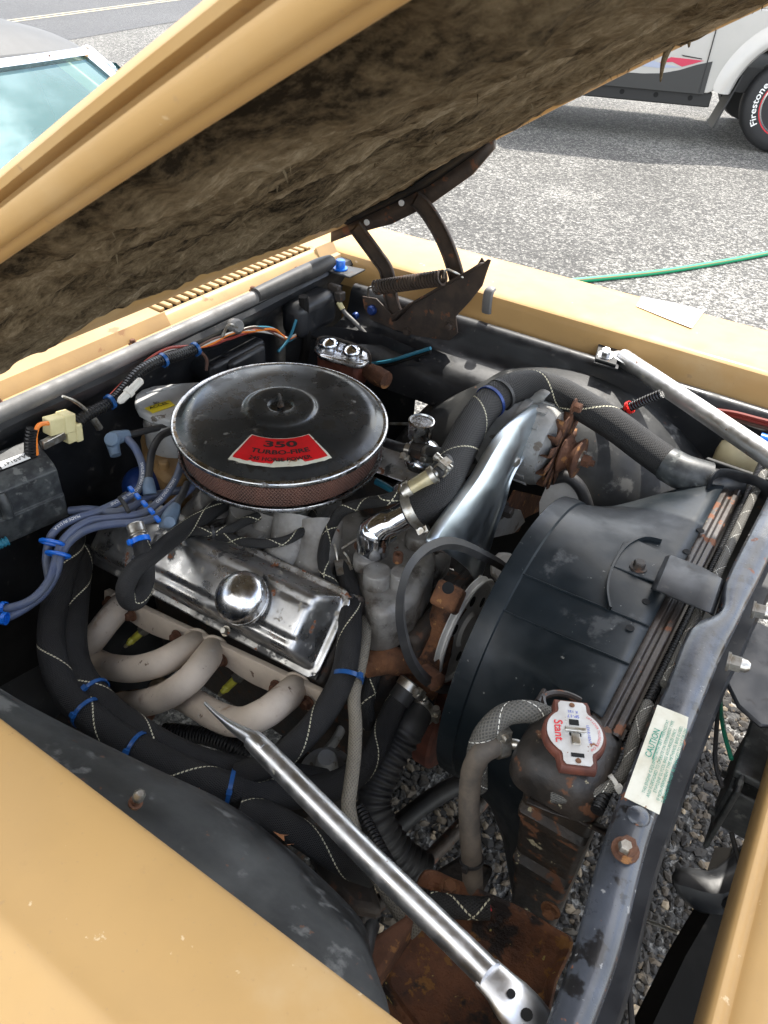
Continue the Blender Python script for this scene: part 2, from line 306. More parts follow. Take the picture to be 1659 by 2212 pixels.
class MB:
    def __init__(s): s.v = []; s.f = []; s.uv = []
    def add(s, vs, fs, uvs=None):
        o = len(s.v); s.v += [Vector(p) for p in vs]; s.f += [tuple(i + o for i in q) for q in fs]
        s.uv += uvs if uvs else [None] * len(fs); return s
    def tube(s, pts, r, n=12, k=6, closed=False, cap=True, mod=None, flat=None, ref=None):
        p = spline(pts, k, closed) if k > 1 else [Vector(q) for q in pts]
        m = len(p); L = 0; a = None; vs = []; Ls = []
        for i in range(m):
            if closed: d = p[(i + 1) % m] - p[i - 1]
            else: d = p[min(i + 1, m - 1)] - p[max(i - 1, 0)]
            d.normalize()
            if i: L += (p[i] - p[i - 1]).length
            Ls.append(L)
            if a is None: a, b = frame(d, ref)
            else:
                a = a - d * a.dot(d); a.normalize(); b = d.cross(a)
            if isinstance(r, (list, tuple)):
                t = i / max(1, m - 1) * (len(r) - 1); q = min(int(t), len(r) - 2); rr = r[q] + (r[q + 1] - r[q]) * (t - q)
            else: rr = r
            if mod: rr *= mod(L)
            fx, fy = flat if flat else (1, 1)
            for j in range(n):
                an = 2 * math.pi * j / n
                vs.append(p[i] + a * (math.cos(an) * rr * fx) + b * (math.sin(an) * rr * fy))
        fs = []; uvs = []
        for i in range(m if closed else m - 1):
            i2 = (i + 1) % m; l1 = Ls[i]; l2 = Ls[i2] if i2 else L + .01
            for j in range(n):
                j2 = (j + 1) % n
                fs.append((i * n + j, i * n + j2, i2 * n + j2, i2 * n + j)); u1, u2 = j / n, (j + 1) / n
                uvs.append(((u1, l1), (u2, l1), (u2, l2), (u1, l2)))
        if cap and not closed:
            fs.append(tuple(range(n - 1, -1, -1))); uvs.append(None)
            fs.append(tuple((m - 1) * n + j for j in range(n))); uvs.append(None)
        return s.add(vs, fs, uvs)
    def lathe(s, prof, o, axis=(0, 0, 1), n=32, ref=None, a0=0.0, a1=2 * math.pi, lobes=None, cap=True):
        o = Vector(o); d = Vector(axis).normalized(); a, b = frame(d, ref); full = abs(a1 - a0 - 2 * math.pi) < 1e-6
        cnt = n if full else n + 1; vs = []
        for (r, h) in prof:
            for j in range(cnt):
                an = a0 + (a1 - a0) * j / n; q = r * (lobes(an) if lobes else 1)
                vs.append(o + d * h + a * (math.cos(an) * q) + b * (math.sin(an) * q))
        fs = []; uvs = []
        for i in range(len(prof) - 1):
            for j in range(n):
                j2 = (j + 1) % cnt
                fs.append((i * cnt + j, i * cnt + j2, (i + 1) * cnt + j2, (i + 1) * cnt + j))
                uvs.append(((j / n, prof[i][1]), ((j + 1) / n, prof[i][1]), ((j + 1) / n, prof[i + 1][1]), (j / n, prof[i + 1][1])))
        if full and cap:
            if prof[0][0] > 1e-5: fs.append(tuple(range(cnt - 1, -1, -1))); uvs.append(None)
            if prof[-1][0] > 1e-5: fs.append(tuple((len(prof) - 1) * cnt + j for j in range(cnt))); uvs.append(None)
        return s.add(vs, fs, uvs)
    def box(s, c, size, ax=None):
        c = Vector(c); ax = ax or (Vector((1, 0, 0)), Vector((0, 1, 0)), Vector((0, 0, 1)))
        vs = [c + ax[0] * (i * size[0] / 2) + ax[1] * (j * size[1] / 2) + ax[2] * (k * size[2] / 2) for i in (-1, 1) for j in (-1, 1) for k in (-1, 1)]
        return s.add(vs, [(0, 1, 3, 2), (4, 6, 7, 5), (0, 4, 5, 1), (2, 3, 7, 6), (0, 2, 6, 4), (1, 5, 7, 3)])
    def prism(s, pts, off):
        pts = [Vector(p) for p in pts]; off = Vector(off); n = len(pts)
        fs = [tuple(range(n)), tuple(range(2 * n - 1, n - 1, -1))] + [(i, i + n, (i + 1) % n + n, (i + 1) % n) for i in range(n)]
        return s.add(pts + [p + off for p in pts], fs)
    def grid(s, rows, closed=False):
        m, n = len(rows), len(rows[0]); fs = []; uvs = []
        for i in range(m - 1):
            for j in range(n if closed else n - 1):
                j2 = (j + 1) % n
                fs.append((i * n + j, i * n + j2, (i + 1) * n + j2, (i + 1) * n + j))
                uvs.append(((i / m, j / n), (i / m, (j + 1) / n), ((i + 1) / m, (j + 1) / n), ((i + 1) / m, j / n)))
        return s.add([p for r_ in rows for p in r_], fs, uvs)
    def hexhead(s, c, axis, r, h, washer=True, ref=None):
        if washer: s.lathe([(r * 1.45, 0), (r * 1.45, h * .2)], c, axis, 16)
        c2 = Vector(c) + Vector(axis).normalized() * h * .2
        return s.lathe([(r, 0), (r, h * .8), (r * .82, h)], c2, axis, 6, ref)
def link(o, parent):
    col.objects.link(o)
    if parent is not None:
        o.parent = parent
        pl = parent['_w'] if '_w' in parent else None
        if pl is not None: o.location = o.location - Vector(pl)
def part(name, mb, m, parent=None, sharp=40, bevel=0.0, seg=2, solid=0.0, soff=-1.0, sub=0):
    me = bpy.data.meshes.new(name)
    lo = Vector((1e9,) * 3); hi = Vector((-1e9,) * 3)
    for p in mb.v:
        for i in range(3): lo[i] = min(lo[i], p[i]); hi[i] = max(hi[i], p[i])
    c = (lo + hi) / 2; c.z = lo.z
    me.from_pydata([p - c for p in mb.v], [], mb.f); me.update()
    if any(u is not None for u in mb.uv):
        ul = me.uv_layers.new(name='UVMap').data
        for poly, u in zip(me.polygons, mb.uv):
            if u:
                for li, q in zip(poly.loop_indices, u): ul[li].uv = q
    me.materials.append(MATS[m])
    me.shade_smooth(); me.set_sharp_from_angle(angle=R(sharp))
    o = bpy.data.objects.new(name, me); o.location = c; o['_w'] = tuple(c)
    link(o, parent)
    if solid:
        md = o.modifiers.new('solid', 'SOLIDIFY'); md.thickness = solid; md.offset = soff
    if sub:
        md = o.modifiers.new('sub', 'SUBSURF'); md.levels = sub; md.render_levels = sub
    if bevel:
        md = o.modifiers.new('bevel', 'BEVEL'); md.width = bevel; md.segments = seg; md.limit_method = 'ANGLE'; md.angle_limit = R(35); md.harden_normals = False
    return o
def tag(o, label, cat, group=None, kind=None):
    o['label'] = label; o['category'] = cat
    if group: o['group'] = group
    if kind: o['kind'] = kind
    return o
def thing(name, label, cat, loc, group=None):
    o = bpy.data.objects.new(name, None); o.empty_display_size = .05; o.location = loc; o['_w'] = tuple(loc); col.objects.link(o)
    return tag(o, label, cat, group)
def struct(name, mb, m): o = part(name, mb, m); o['kind'] = 'structure'; return o
_tc = {}
def text_verts(s, size, bold=0.0):
    key = (s, bold)
    if key not in _tc:
        cu = bpy.data.curves.new('txt', 'FONT'); cu.body = s; cu.size = 1; cu.offset = bold; cu.align_x = 'CENTER'; cu.resolution_u = 3
        ob = bpy.data.objects.new('txt', cu); col.objects.link(ob)
        dg = bpy.context.evaluated_depsgraph_get(); me = ob.evaluated_get(dg).to_mesh()
        _tc[key] = ([Vector(v.co) for v in me.vertices], [tuple(p.vertices) for p in me.polygons])
        ob.evaluated_get(dg).to_mesh_clear(); bpy.data.objects.remove(ob); bpy.data.curves.remove(cu)
    return [v * size for v in _tc[key][0]], _tc[key][1]
def put_text(mb, s, size, o, right, up, lift=.0006, bold=0.0, squash=1.0):
    vs, fs = text_verts(s, size, bold); right = Vector(right).normalized(); up = Vector(up); up = (up - right * up.dot(right)).normalized(); n = right.cross(up)
    return mb.add([Vector(o) + right * (v.x * squash) + up * v.y + n * lift for v in vs], fs)
def bolt(c, axis, r=.006, h=.007, m='zinc', parent=None, name='bolt', washer=True):
    return part(name, MB().hexhead(c, axis, r, h, washer), m, parent, 30)
def fbm(p, o=4):
    return noise.fractal(Vector(p), 1.0, 2.0, o)
def clampring(c, axis, r, w=.011, m='zinc', parent=None, screw=None, name='hose_clamp'):
    mb = MB(); mb.lathe([(r, -w / 2), (r + .0022, -w / 2), (r + .0022, w / 2), (r, w / 2)], c, axis, 24)
    if screw is not None:
        d = Vector(axis).normalized(); sv = Vector(screw); sv = (sv - d * sv.dot(d)).normalized(); t = d.cross(sv)
        q = Vector(c) + sv * (r + .005)
        mb.box(q, (.012, .016, .009), (t, d, sv)); mb.lathe([(.0045, -.012), (.0045, .012), (.0055, .012), (.0055, .018)], q, t, 10)
    return part(name, mb, m, parent, 35)
def ziptie(c, axis, r, m='blue_tie', parent=None, w=.0045, head=None, ell=None):
    mb = MB(); d = Vector(axis).normalized()
    mb.lathe([(r, -w / 2), (r + .0016, -w / 2), (r + .0016, w / 2), (r, w / 2), (r, -w / 2)], c, axis, 24)
    if head is not None:
        sv = Vector(head); sv = (sv - d * sv.dot(d)).normalized(); mb.box(Vector(c) + sv * (r + .003), (.006, .007, .006), (d.cross(sv), d, sv))
    return part('cable_tie', mb, m, parent, 35)

# ================================================================ SETTING
g = MB(); g.grid([[Vector((x, y, 0)) for y in (-40, 0, 5, 40)] for x in (-60, -10, 0, 40)])
struct('ground', g, 'chipseal')
a = P(190, 80, z=0); b = P(420, 40, z=0); d = (b - a).normalized(); n = Vector((-d.y, d.x, 0))
if n.x > 0: n = -n
g = MB(); o0 = a - d * 25 + Vector((0, 0, .004)); g.grid([[o0 + n * j, o0 + d * 60 + n * j] for j in (0, 7.5)])
struct('road', g, 'road_asphalt')
mat('road_paint', (.38, .34, .22), .8, c2=(.2, .19, .15), vs=6)
g = MB()
for off in (1.6, 1.75):
    o1 = a - d * 25 + n * off + Vector((0, 0, .008)); g.grid([[o1, o1 + d * 60], [o1 + n * .07, o1 + d * 60 + n * .07]])
struct('road_marking', g, 'road_paint')
# loose stones of the lot seen through the gaps of the engine bay
g = MB(); shade = []
ICO = []
_bm = bmesh.new(); bmesh.ops.create_icosphere(_bm, subdivisions=1, radius=1.0)
ICOV = [v.co.copy() for v in _bm.verts]; ICOF = [tuple(v.index for v in f.verts) for f in _bm.faces]; _bm.free()
rs = random.Random(3)
for i in range(9000):
    x = rs.uniform(-.55, .42); y = rs.uniform(-.25, 1.0)
    s = rs.choice((.005, .006, .007, .008, .009, .011, .013)); e = rs.uniform(0, 6.28); ca, sa = math.cos(e), math.sin(e)
    sx, sy, sz = s * rs.uniform(.8, 1.5), s * rs.uniform(.6, 1), s * rs.uniform(.45, .8); jit = [rs.uniform(.72, 1.2) for _ in ICOV]
    g.add([Vector((x + (v.x * sx * ca - v.y * sy * sa) * q, y + (v.x * sx * sa + v.y * sy * ca) * q, .001 + v.z * sz * q)) for v, q in zip(ICOV, jit)], ICOF)
    shade += [max(0, min(1, rs.betavariate(1.3, 2.2)))] * len(ICOV)
o = part('gravel', g, 'gravel_stone', sharp=20); o['kind'] = 'stuff'; o['label'] = 'loose grey and tan asphalt stones below the engine bay'; o['category'] = 'gravel'
at = o.data.attributes.new('shade', 'FLOAT', 'POINT'); at.data.foreach_set('value', shade)

# ================================================================ PICKUP TRUCK
wc = P(1707, 230, y=7.5)
s0, s1 = P(1259, 202, z=.33), P(1500, 225, z=.33); fx = (s1 - s0); fx.z = 0; fx.normalize(); fy = Vector((-fx.y, fx.x, 0))
if fy.y < 0: fy = -fy
WR = .385
TO = Vector((wc.x, wc.y, 0))
def T(x, y, z): return TO + fx * x + fy * y + Vector((0, 0, z))
truck = thing('pickup_truck', 'white pickup truck with dark grey lower doors parked across the lot', 'truck', T(-1.5, .9, 0))
def arch(cx, r, a0=0, a1=180, n=14): return [(cx + r * math.cos(R(a0 + (a1 - a0) * i / n)), WR + r * math.sin(R(a0 + (a1 - a0) * i / n))) for i in range(n + 1)]
side = [(.95, .5), (.95, .95), (.75, 1.08), (-4.35, 1.1), (-4.35, .55)] + [(-3.3 - .5, .5)] + arch(-3.3, .5, 170, 10)[0:] + [(-2.75, .44), (-.72, .44), (-.66, .47)] + arch(0, .53, 170, 10)
mb = MB(); mb.prism([T(x, 0, z) for x, z in side], fy * 1.75); part('body', mb, 'truck_white', truck, 30, bevel=.03)
cabp = [(-.35, 1.08), (-.95, 1.68), (-1.15, 1.74), (-2.2, 1.74), (-2.4, 1.08)]
mb = MB()
lo_ = [T(x, .02, z) for x, z in cabp]; hi_ = [T(x, .02 + max(0, (z - 1.08)) * .25, z) for x, z in cabp]
r0 = [T(x, .02 + (z - 1.08) * .25, z) for x, z in cabp]; r1 = [T(x, 1.73 - (z - 1.08) * .25, z) for x, z in cabp]
nn = len(cabp); mb.add(r0 + r1, [tuple(range(nn)), tuple(range(2 * nn - 1, nn - 1, -1))] + [(i, i + nn, (i + 1) % nn + nn, (i + 1) % nn) for i in range(nn)])
part('cab', mb, 'truck_white', truck, 30, bevel=.03)
mat('dark_glass', (.02, .025, .028), .05, spec=.8)
for wx0, wx1, wx2, wx3 in ((-.62, -1.0, -1.45, -1.45), (-1.53, -1.53, -2.15, -2.25)):
    mb = MB(); q = [(wx0, 1.14), (wx1, 1.62), (wx2, 1.62), (wx3, 1.14)]
    mb.prism([T(x, .02 + (z - 1.08) * .25 - .006, z) for x, z in q], fy * .02); part('window', mb, 'dark_glass', truck)
# dark lower cladding with its wavy upper edge
top = [(-2.72, .60), (-2.3, .55), (-1.9, .52), (-1.6, .53), (-1.445, .545), (-1.3, .548), (-1.147, .562), (-1.0, .60), (-.87, .65), (-.748, .685)]
mb = MB(); mb.prism([T(x, -.006, z) for x, z in [(-2.72, .43), (-.748, .43)] + list(reversed(top))], fy * .012); part('lower_cladding', mb, 'truck_grey', truck)
for q, m_ in ((((-1.19, .64), (-1.10, .69), (-.82, .685), (-.90, .655), (-.99, .625), (-1.08, .655)), 'decal_red'), (((-1.40, .625), (-1.33, .69), (-1.24, .69), (-1.34, .615)), 'decal_red'), (((-1.36, .605), (-1.27, .655), (-1.16, .635), (-1.0, .62), (-1.2, .60)), 'decal_grey'), (((-1.02, .715), (-.84, .70), (-.84, .692), (-1.0, .703)), 'ink_black')):
    mb = MB(); mb.prism([T(x, -.003, z) for x, z in q], fy * .003); part('decal', mb, m_, truck)
mb = MB(); mb.box(T(-.79, -.004, .77), (.008, .01, .66), (fx, fy, Vector((0, 0, 1)))); part('door_seam', mb, 'truck_black', truck)
mb = MB(); mb.box(T(-1.62, .12, .385), (1.9, .2, .12), (fx, fy, Vector((0, 0, 1)))); rail = part('sill_rail', mb, 'truck_black', truck, bevel=.01)
for hx in (-2.1, -1.75, -1.45, -1.15, -.85):
    mb = MB(); mb.lathe([(.022, 0), (.022, .004)], T(hx, .022, .39), -fy, 12); part('rail_hole', mb, 'hole_dark', rail)
mb = MB(); fl = arch(0, .70, 174, 8, 20); fi_ = arch(0, .53, 172, 8, 20)
mb.grid([[T(x, 0.0, z) for x, z in fl], [T(x, -.055, z) for x, z in arch(0, .62, 174, 8, 20)], [T(x, -.055, z) for x, z in arch(0, .545, 173, 8, 20)], [T(x, .02, z) for x, z in fi_]])
part('fender_flare', mb, 'truck_white', truck, 60, sub=1)
mb = MB(); mb.add([T(-.47, .02, .60), T(-.47, .30, .60), T(-.60, .33, .17), T(-.60, -.02, .17), T(-.455, .02, .60), T(-.455, .30, .60), T(-.585, .33, .17), T(-.585, -.02, .17)], [(0, 1, 2, 3), (7, 6, 5, 4), (0, 4, 5, 1), (1, 5, 6, 2), (2, 6, 7, 3), (3, 7, 4, 0)])
part('mud_flap', mb, 'truck_black', truck)
mb = MB(); mb.box(T(-1.7, .9, .55), (4.6, 1.5, .2), (fx, fy, Vector((0, 0, 1)))); part('underbody', mb, 'truck_black', truck)
def wheel(cx, cy, front):
    c = T(cx, cy, WR); ax = -fy
    mb = MB(); mb.lathe([(.235, -.12), (.36, -.12), (.382, -.09), (.385, -.02), (.382, .05), (.355, .085), (.30, .10), (.245, .095), (.235, .08)], c, ax, 56); ty = part('wheel', mb, 'tyre', truck, 40)
    mb = MB(); mb.lathe([(.235, -.1), (.235, .085), (.222, .088), (.215, .06), (.2, -.02), (.0, -.02)], c, ax, 40); part('rim', mb, 'alloy', ty)
    mb = MB()
    for k in range(6):
        an = k * math.pi / 3; dr = fx * math.cos(an) + Vector((0, 0, math.sin(an))); mb.box(c + ax * .05 + dr * .125, (.2, .06, .03), (dr, dr.cross(ax), ax))
    mb.lathe([(.06, .03), (.06, .075), (.045, .085), (0, .085)], c, ax, 20); part('spoke', mb, 'alloy', ty, bevel=.006)
    if front:
        mb = MB(); mb.lathe([(.237, .093), (.243, .0975), (.249, .093)], c, ax, 56, cap=False); part('pinstripe', mb, 'ink_red', ty)
        mb = MB(); vs, fs = text_verts('Firestone', .075, .01)
        Rr = .287
        for grp in (0,):
            pts_ = []
            for v in vs:
                an = R(180) - v.x * 1.25 / Rr; rr = Rr + v.y - .02
                # letters run up the left side of the tyre, tops outward
                pts_.append(c + ax * .1015 + fx * (rr * math.cos(an)) + Vector((0, 0, rr * math.sin(an))))
            mb.add(pts_, fs)
        part('lettering', mb, 'ink_white', ty)
for cx in (0, -3.3):
    wheel(cx, .13, cx == 0); 
for cx in (0, -3.3):
    mb = MB(); mb.lathe([(.2, -.1), (.37, -.11), (.385, 0), (.37, .1), (.2, .1)], T(cx, 1.62, WR), fy, 32); part('wheel', mb, 'tyre', truck)

# ================================================================ GREEN GARDEN HOSE
mb = MB(); hp = [P(u, v, z=.014) for u, v in ((1180, 612), (1310, 600), (1420, 588), (1530, 571), (1659, 547), (1800, 515))]
gh = part('garden_hose', mb.tube(hp, .0145, 12), 'hose_green'); tag(gh, 'green garden hose lying on the grey lot beyond the fender', 'hose')
mb = MB(); mb.tube([p + Vector((.006, -.0105, .007)) for p in hp], .003, 6); part('stripe', mb, 'hose_stripe', gh)

# ================================================================ GOLD CAR
car = thing('car', 'gold coupe with open hood, dark vinyl roof and bare engine bay', 'car', Vector((-1.2, 0, 0)))
# ---- near fender (towards the viewer)
NF = [(-.5855, .905), (-.5855, .936), (-.588, .9405), (-.60, .943), (-.645, .947), (-.688, .9475), (-.697, .950), (-.704, .9495), (-.712, .9435), (-.73, .930), (-.80, .868), (-.86, .78), (-.90, .66), (-.915, .5)]
xs = [-1.25 + i * .05 for i in range(29)]
def drop(x): return -.02 * max(0, x + .1) ** 2
mb = MB(); mb.grid([[Vector((x, y + (.10 * max(0, x - .02) if False else 0), z + drop(x))) for y, z in NF] for x in xs]); part('fender', mb, 'gold', car, 50, sub=1)['label'] = 'near gold fender with dusty flat top'
# ---- far fender
FF = [(.605, .872), (.612, .89), (.617, .925), (.620, .938), (.630, .942), (.70, .948), (.79, .948), (.815, .943), (.83, .93), (.86, .86), (.90, .7), (.915, .5)]
mb = MB(); mb.grid([[Vector((x, y, z + drop(x))) for y, z in FF] for x in xs]); ff = part('fender', mb, 'gold', car, 50, sub=1); ff['label'] = 'far gold fender with a white paper patch'
q = [P(u, v, z=.9492) for u, v in ((1387, 641), (1455, 655), (1522, 671), (1494, 709), (1430, 684), (1374, 661))]
mb = MB(); mb.prism(q, (0, 0, .0006)); part('paper_patch', mb, 'paper', ff)
for u, v in ((1055, 645), ):
    c = P(u, v, y=.60)
    mb = MB(); mb.tube([c + Vector((0, 0, -.03)), c + Vector((.0, -.004, -.005)), c + Vector((0, -.002, .014)), c + Vector((0, .010, .018))], .011, 8, flat=(1.0, .5)); 
    part('bump_stop', mb, 'rubber_grey', car, 30)
# ---- cowl with louvers
cz = .948
mb = MB(); rows = []
for y in [-.62, -.5, -.3, -.1, .05, .112, .114, .25, .4, .5, .556, .558, .62]:
    rows.append([Vector((x, y, z if .113 < y < .557 or z not in (.944, .949) else z + .0095)) for x, z in ((-.990, .925), (-.995, .934), (-1.005, .936), (-1.018, .949), (-1.022, .952), (-1.030, .953), (-1.032, .944), (-1.102, .949), (-1.104, .960), (-1.2, .966), (-1.245, .972))])
mb.grid(rows); cowl = part('cowl', mb, 'gold_dull', car, 30, bevel=0)
mb = MB(); mb.box((-1.067, .335, .9475), (.066, .44, .004)); part('louver_recess', mb, 'hole_dark', cowl)
bar = None
for i in range(22):
    y = .121 + i * .0205
    mb = MB(); mb.box((-1.0675, y, .9548), (.070, .011, .007))
    if bar is None:
        bar = part('louver_bar', mb, 'gold_dull', cowl, bevel=.002); 
    else:
        c = bar.copy(); col.objects.link(c); c.parent = cowl; c.location = bar.location + Vector((0, .0205 * i, 0))
for y in (-.33, -.24, .02, .33, .47):
    bolt(Vector((-1.002, y, .9365)), (0, 0, 1), .005, .006, 'rust', cowl, 'screw')
mb = MB(); mb.tube([Vector((-.972, y, .938)) for y in (-.62, -.3, 0, .3, .52)], .0135, 14, k=3); part('cowl_seal', mb, 'rubber_grey', car)
mb = MB(); mb.tube([Vector((-.968, y, .944)) for y in (.30, .4, .50, .545)], [.014, .017, .018, .014], 14, k=3); part('cowl_seal', mb, 'rubber', car)
# ---- firewall
mb = MB(); rows = []
for y in [-.62 + .04 * i for i in range(32)]:
    rows.append([Vector((x + .006 * math.sin(y * 9), y, z)) for x, z in ((-.995, .93), (-.962, .928), (-.955, .92), (-.958, .905), (-.968, .895), (-.985, .86), (-.985, .70), (-.97, .55), (-.93, .4), (-.90, .25))])
mb.grid(rows); fw = part('firewall', mb, 'black_paint', car, 45)
mb = MB(); mb.box((-.955, .20, .83), (.06, .15, .09)); mb.box((-.94, .215, .845), (.05, .10, .05)); part('heater_box', mb, 'black_paint', fw, bevel=.008)
mb = MB(); mb.box((-.945, .44, .87), (.06, .13, .075)); part('vent_box', mb, 'black_paint', fw, bevel=.02, seg=4)
# ---- windshield, roof
XT, XB = -1.60, -1.255
def ws(t, s):  # t 0 bottom..1 top, s -1..1
    hw = .63 + (.535 - .63) * t; y = hw * s
    return Vector((XB + (XT - XB) * t - .07 * s * s * (1 - .3 * t), y, .975 + (1.249 - .975) * t + .018 * math.sin(math.pi * t) - .0 * s * s))
mb = MB(); mb.grid([[ws(t / 10, s / 12 - 1) for s in range(25)] for t in range(11)]); wsh = part('windshield', mb, 'windshield_glass', car, 80)
mb = MB(); mb.tube([ws(1, s / 12 - 1) + Vector((-.004, 0, .006)) for s in range(25)], .013, 8, k=1); part('chrome_moulding', mb, 'chrome', wsh)
for s in (-1, 1):
    mb = MB(); mb.tube([ws(t / 6, s) + Vector((0, .006 * s, .004)) for t in range(7)], .011, 8, k=1); part('chrome_moulding', mb, 'chrome', wsh)
    mb = MB(); mb.tube([ws(t / 6, s) + Vector((-.045, .03 * s, .002)) for t in range(7)], .02, 8, k=1, flat=(1, 1.3)); part('windshield_pillar', mb, 'rim_chrome', car)
mb = MB(); rows = []
for i in range(14):
    x = XT + .01 - i * .1 ; rr = []
    for s in range(25):
        q = s / 12 - 1; y = .56 * q; e = min(1, i / 1.2) ** .5
        rr.append(Vector((x - .07 * q * q + (0 if i else .0), y, 1.262 + (.03 + .07 * (1 - q * q) * 1.0) * e * (1 - .25 * abs(q) ** 6) + .0)))
    rows.append(rr)
rows.insert(0, [p + Vector((-.002, 0, -.012)) for p in rows[0]])
mb.grid(rows); part('roof', mb, 'vinyl', car, 60, solid=.02, sub=1)
mb = MB(); mb.box((-1.42, 0, .98), (.34, 1.2, .08)); part('dashboard', mb, 'dash', car, bevel=.03)
mb = MB(); mb.box((-2.15, 0, .95), (.16, 1.15, .55)); part('seat_back', mb, 'seat_fabric', car, bevel=.05)
mb = MB(); mb.lathe([(.0, 0), (.02, 0)], (-1.66, .33, 1.03), (.5, 0, .8), 8); c = Vector((-1.66, .33, 1.04)); a_, b_ = frame((.6, 0, .8))
mb.tube([c + a_ * (.19 * math.cos(k * .5236)) + b_ * (.19 * math.sin(k * .5236)) for k in range(12)], .011, 8, k=4, closed=True); part('steering_wheel', mb, 'black_flat', car)
# doors and cabin sides, quarter panels (seen from beside the car)
for s in (-1, 1):
    mb = MB(); mb.grid([[Vector((x, s * y, z)) for y, z in ((.60, .975), (.80, .955), (.86, .9), (.90, .7), (.915, .5), (.88, .28))] for x in (-1.25, -1.6, -2.2, -2.9)]); part('door', mb, 'gold', car, 50)
    mb = MB(); mb.grid([[Vector((x, s * y, z)) for y, z in ((.575, 1.27), (.60, 1.1), (.63, .97))] for x in (-2.45, -2.9)]); part('quarter_pillar', mb, 'vinyl', car, 50)
    mb = MB(); mb.grid([[Vector((-1.60, s * .575, 1.24)), Vector((-1.27, s * .64, .975))], [Vector((-2.45, s * .585, 1.25)), Vector((-2.45, s * .64, .975))]]); part('side_window', mb, 'windshield_glass', car)
mb = MB(); mb.box((-1.9, 0, .45), (1.9, 1.66, .3)); part('floor_pan', mb, 'black_flat', car)
for s in (-1, 1):
    mb = MB(); mb.lathe([(.19, -.1), (.30, -.105), (.325, -.06), (.325, .06), (.30, .1), (.19, .1)], (-.36, s * .74, .325), (0, s, 0), 40); wh = part('wheel', mb, 'tyre', car)
    mb = MB(); mb.lathe([(.19, .08), (.18, .05), (.16, .02), (0, .02)], (-.36, s * .74, .325), (0, s, 0), 32); part('rim', mb, 'alloy', wh)

# ---- hood
def sm_(t): t = max(0, min(1, t)); return t * t * (3 - 2 * t)
def hz(x):
    d_ = x + 1.0; return .98 + .72 * d_ - .10 * d_ * d_
HPROF = [(-.597, .0135), (-.6025, .012), (-.605, .0085), (-.6045, .0052), (-.598, .0038), (-.5975, .0012), (-.6035, -.0002), (-.6045, -.003), (-.6025, -.009), (-.600, -.0112), (-.5950, -.0106), (-.5945, -.0122), (-.592, -.0143), (-.586, -.0135), (-.581, -.008), (-.577, .006)]
hood = None
hx = [-.947 + i * .0375 for i in range(30)]
TOPY = [-.597, -.55, -.45, -.3, -.15, 0, .15, .3, .45, .55, .597]
def crown(y): return .018 + .030 * (1 - (y / .6) ** 2)
mb = MB(); mb.grid([[Vector((x, y, hz(x) + (crown(y) if abs(y) < .59 else .0135))) for y in TOPY] for x in hx]); hood = part('hood', mb, 'gold', car, 60, sub=1); hood['label'] = 'raised gold hood with tattered brown insulation underneath'
for s in (1, -1):
    mb = MB(); mb.grid([[Vector((x, y * s, hz(x) + (dz if s == 1 else .0085 + dz * .3))) for y, dz in HPROF] for x in hx]); part('side_flange', mb, 'gold', hood, 48)
mb = MB(); mb.grid([[Vector((x, y, hz(x) + z)) for y in TOPY] for x, z in ((hx[0] + .003, .028), (hx[0] - .003, .02), (hx[0] - .002, .0), (hx[0] + .035, .006), (hx[0] + .04, .02))]); part('rear_flange', mb, 'gold', hood, 50)
mb = MB(); mb.grid([[Vector((x, y, hz(x) + z)) for y in TOPY] for x, z in ((hx[-1] - .003, .028), (hx[-1] + .003, .02), (hx[-1] + .002, -.02), (hx[-1] - .08, -.018), (hx[-1] - .085, .01))]); part('front_flange', mb, 'gold', hood, 50)
mb = MB(); mb.grid([[Vector((x, y, hz(x) + .010 + .027 * max(0, 1 - (y / .52) ** 2))) for y in [-.575 + .05 * i for i in range(24)]] for x in hx]); part('inner_panel', mb, 'black_flat', hood)
# insulation pad: torn fibre blanket
nx, ny = 300, 190; rows = []
for i in range(nx + 1):
    x = -.931 + 1.054 * i / nx; r_ = []
    for j in range(ny + 1):
        q = j / ny * 2 - 1
        eg = 1 - abs(q)
        yl = (.558 if q < 0 else .594) + .010 * fbm((x * 9, q * .2, 3.3), 5); y = q * yl
        st = fbm((x * 2.2 + y * .8, y * 9 - x * 2.0, 0), 5); f2 = fbm((x * 14, y * 30, 5), 4)
        fold = 1 - abs(fbm((x * 1.6 + y * 1.3, y * 5.5 - x * 1.2, 9.1), 3)) * 2.2
        sag = .010 + .018 * st + .009 * f2 + .010 * max(0, fold - .45) + .0035 * fbm((x * 45, y * 80, 2), 3)
        edge = min(1, eg / (.05 if q < 0 else .30), i / 4, (nx - i) / 4)
        dzz = -.004 + .010 * sm_((q - .45) / .5) + .021 * max(0, 1 - (y / .5) ** 2) - .016 * (1 - sm_(i / 30)) * sm_((-.08 - y) / .12) - max(-.004, sag) * edge * (1 - .5 * sm_((q - .3) / .5)) * (.35 + .65 * sm_(i / 45)) + .012 * (1 - edge) * (.4 + fbm((x * 20, y * 20, 8), 3))
        xx = x + (.020 * fbm((y * 8, 1.7, 0), 6) + .010 * fbm((y * 45, 4.1, 0), 4)) * max(0, 1 - i / 6)
        r_.append(Vector((xx, y, hz(x) + dzz)))
    rows.append(r_)
mb = MB(); mb.grid(rows); part('insulation_pad', mb, 'insulation', hood, 180)
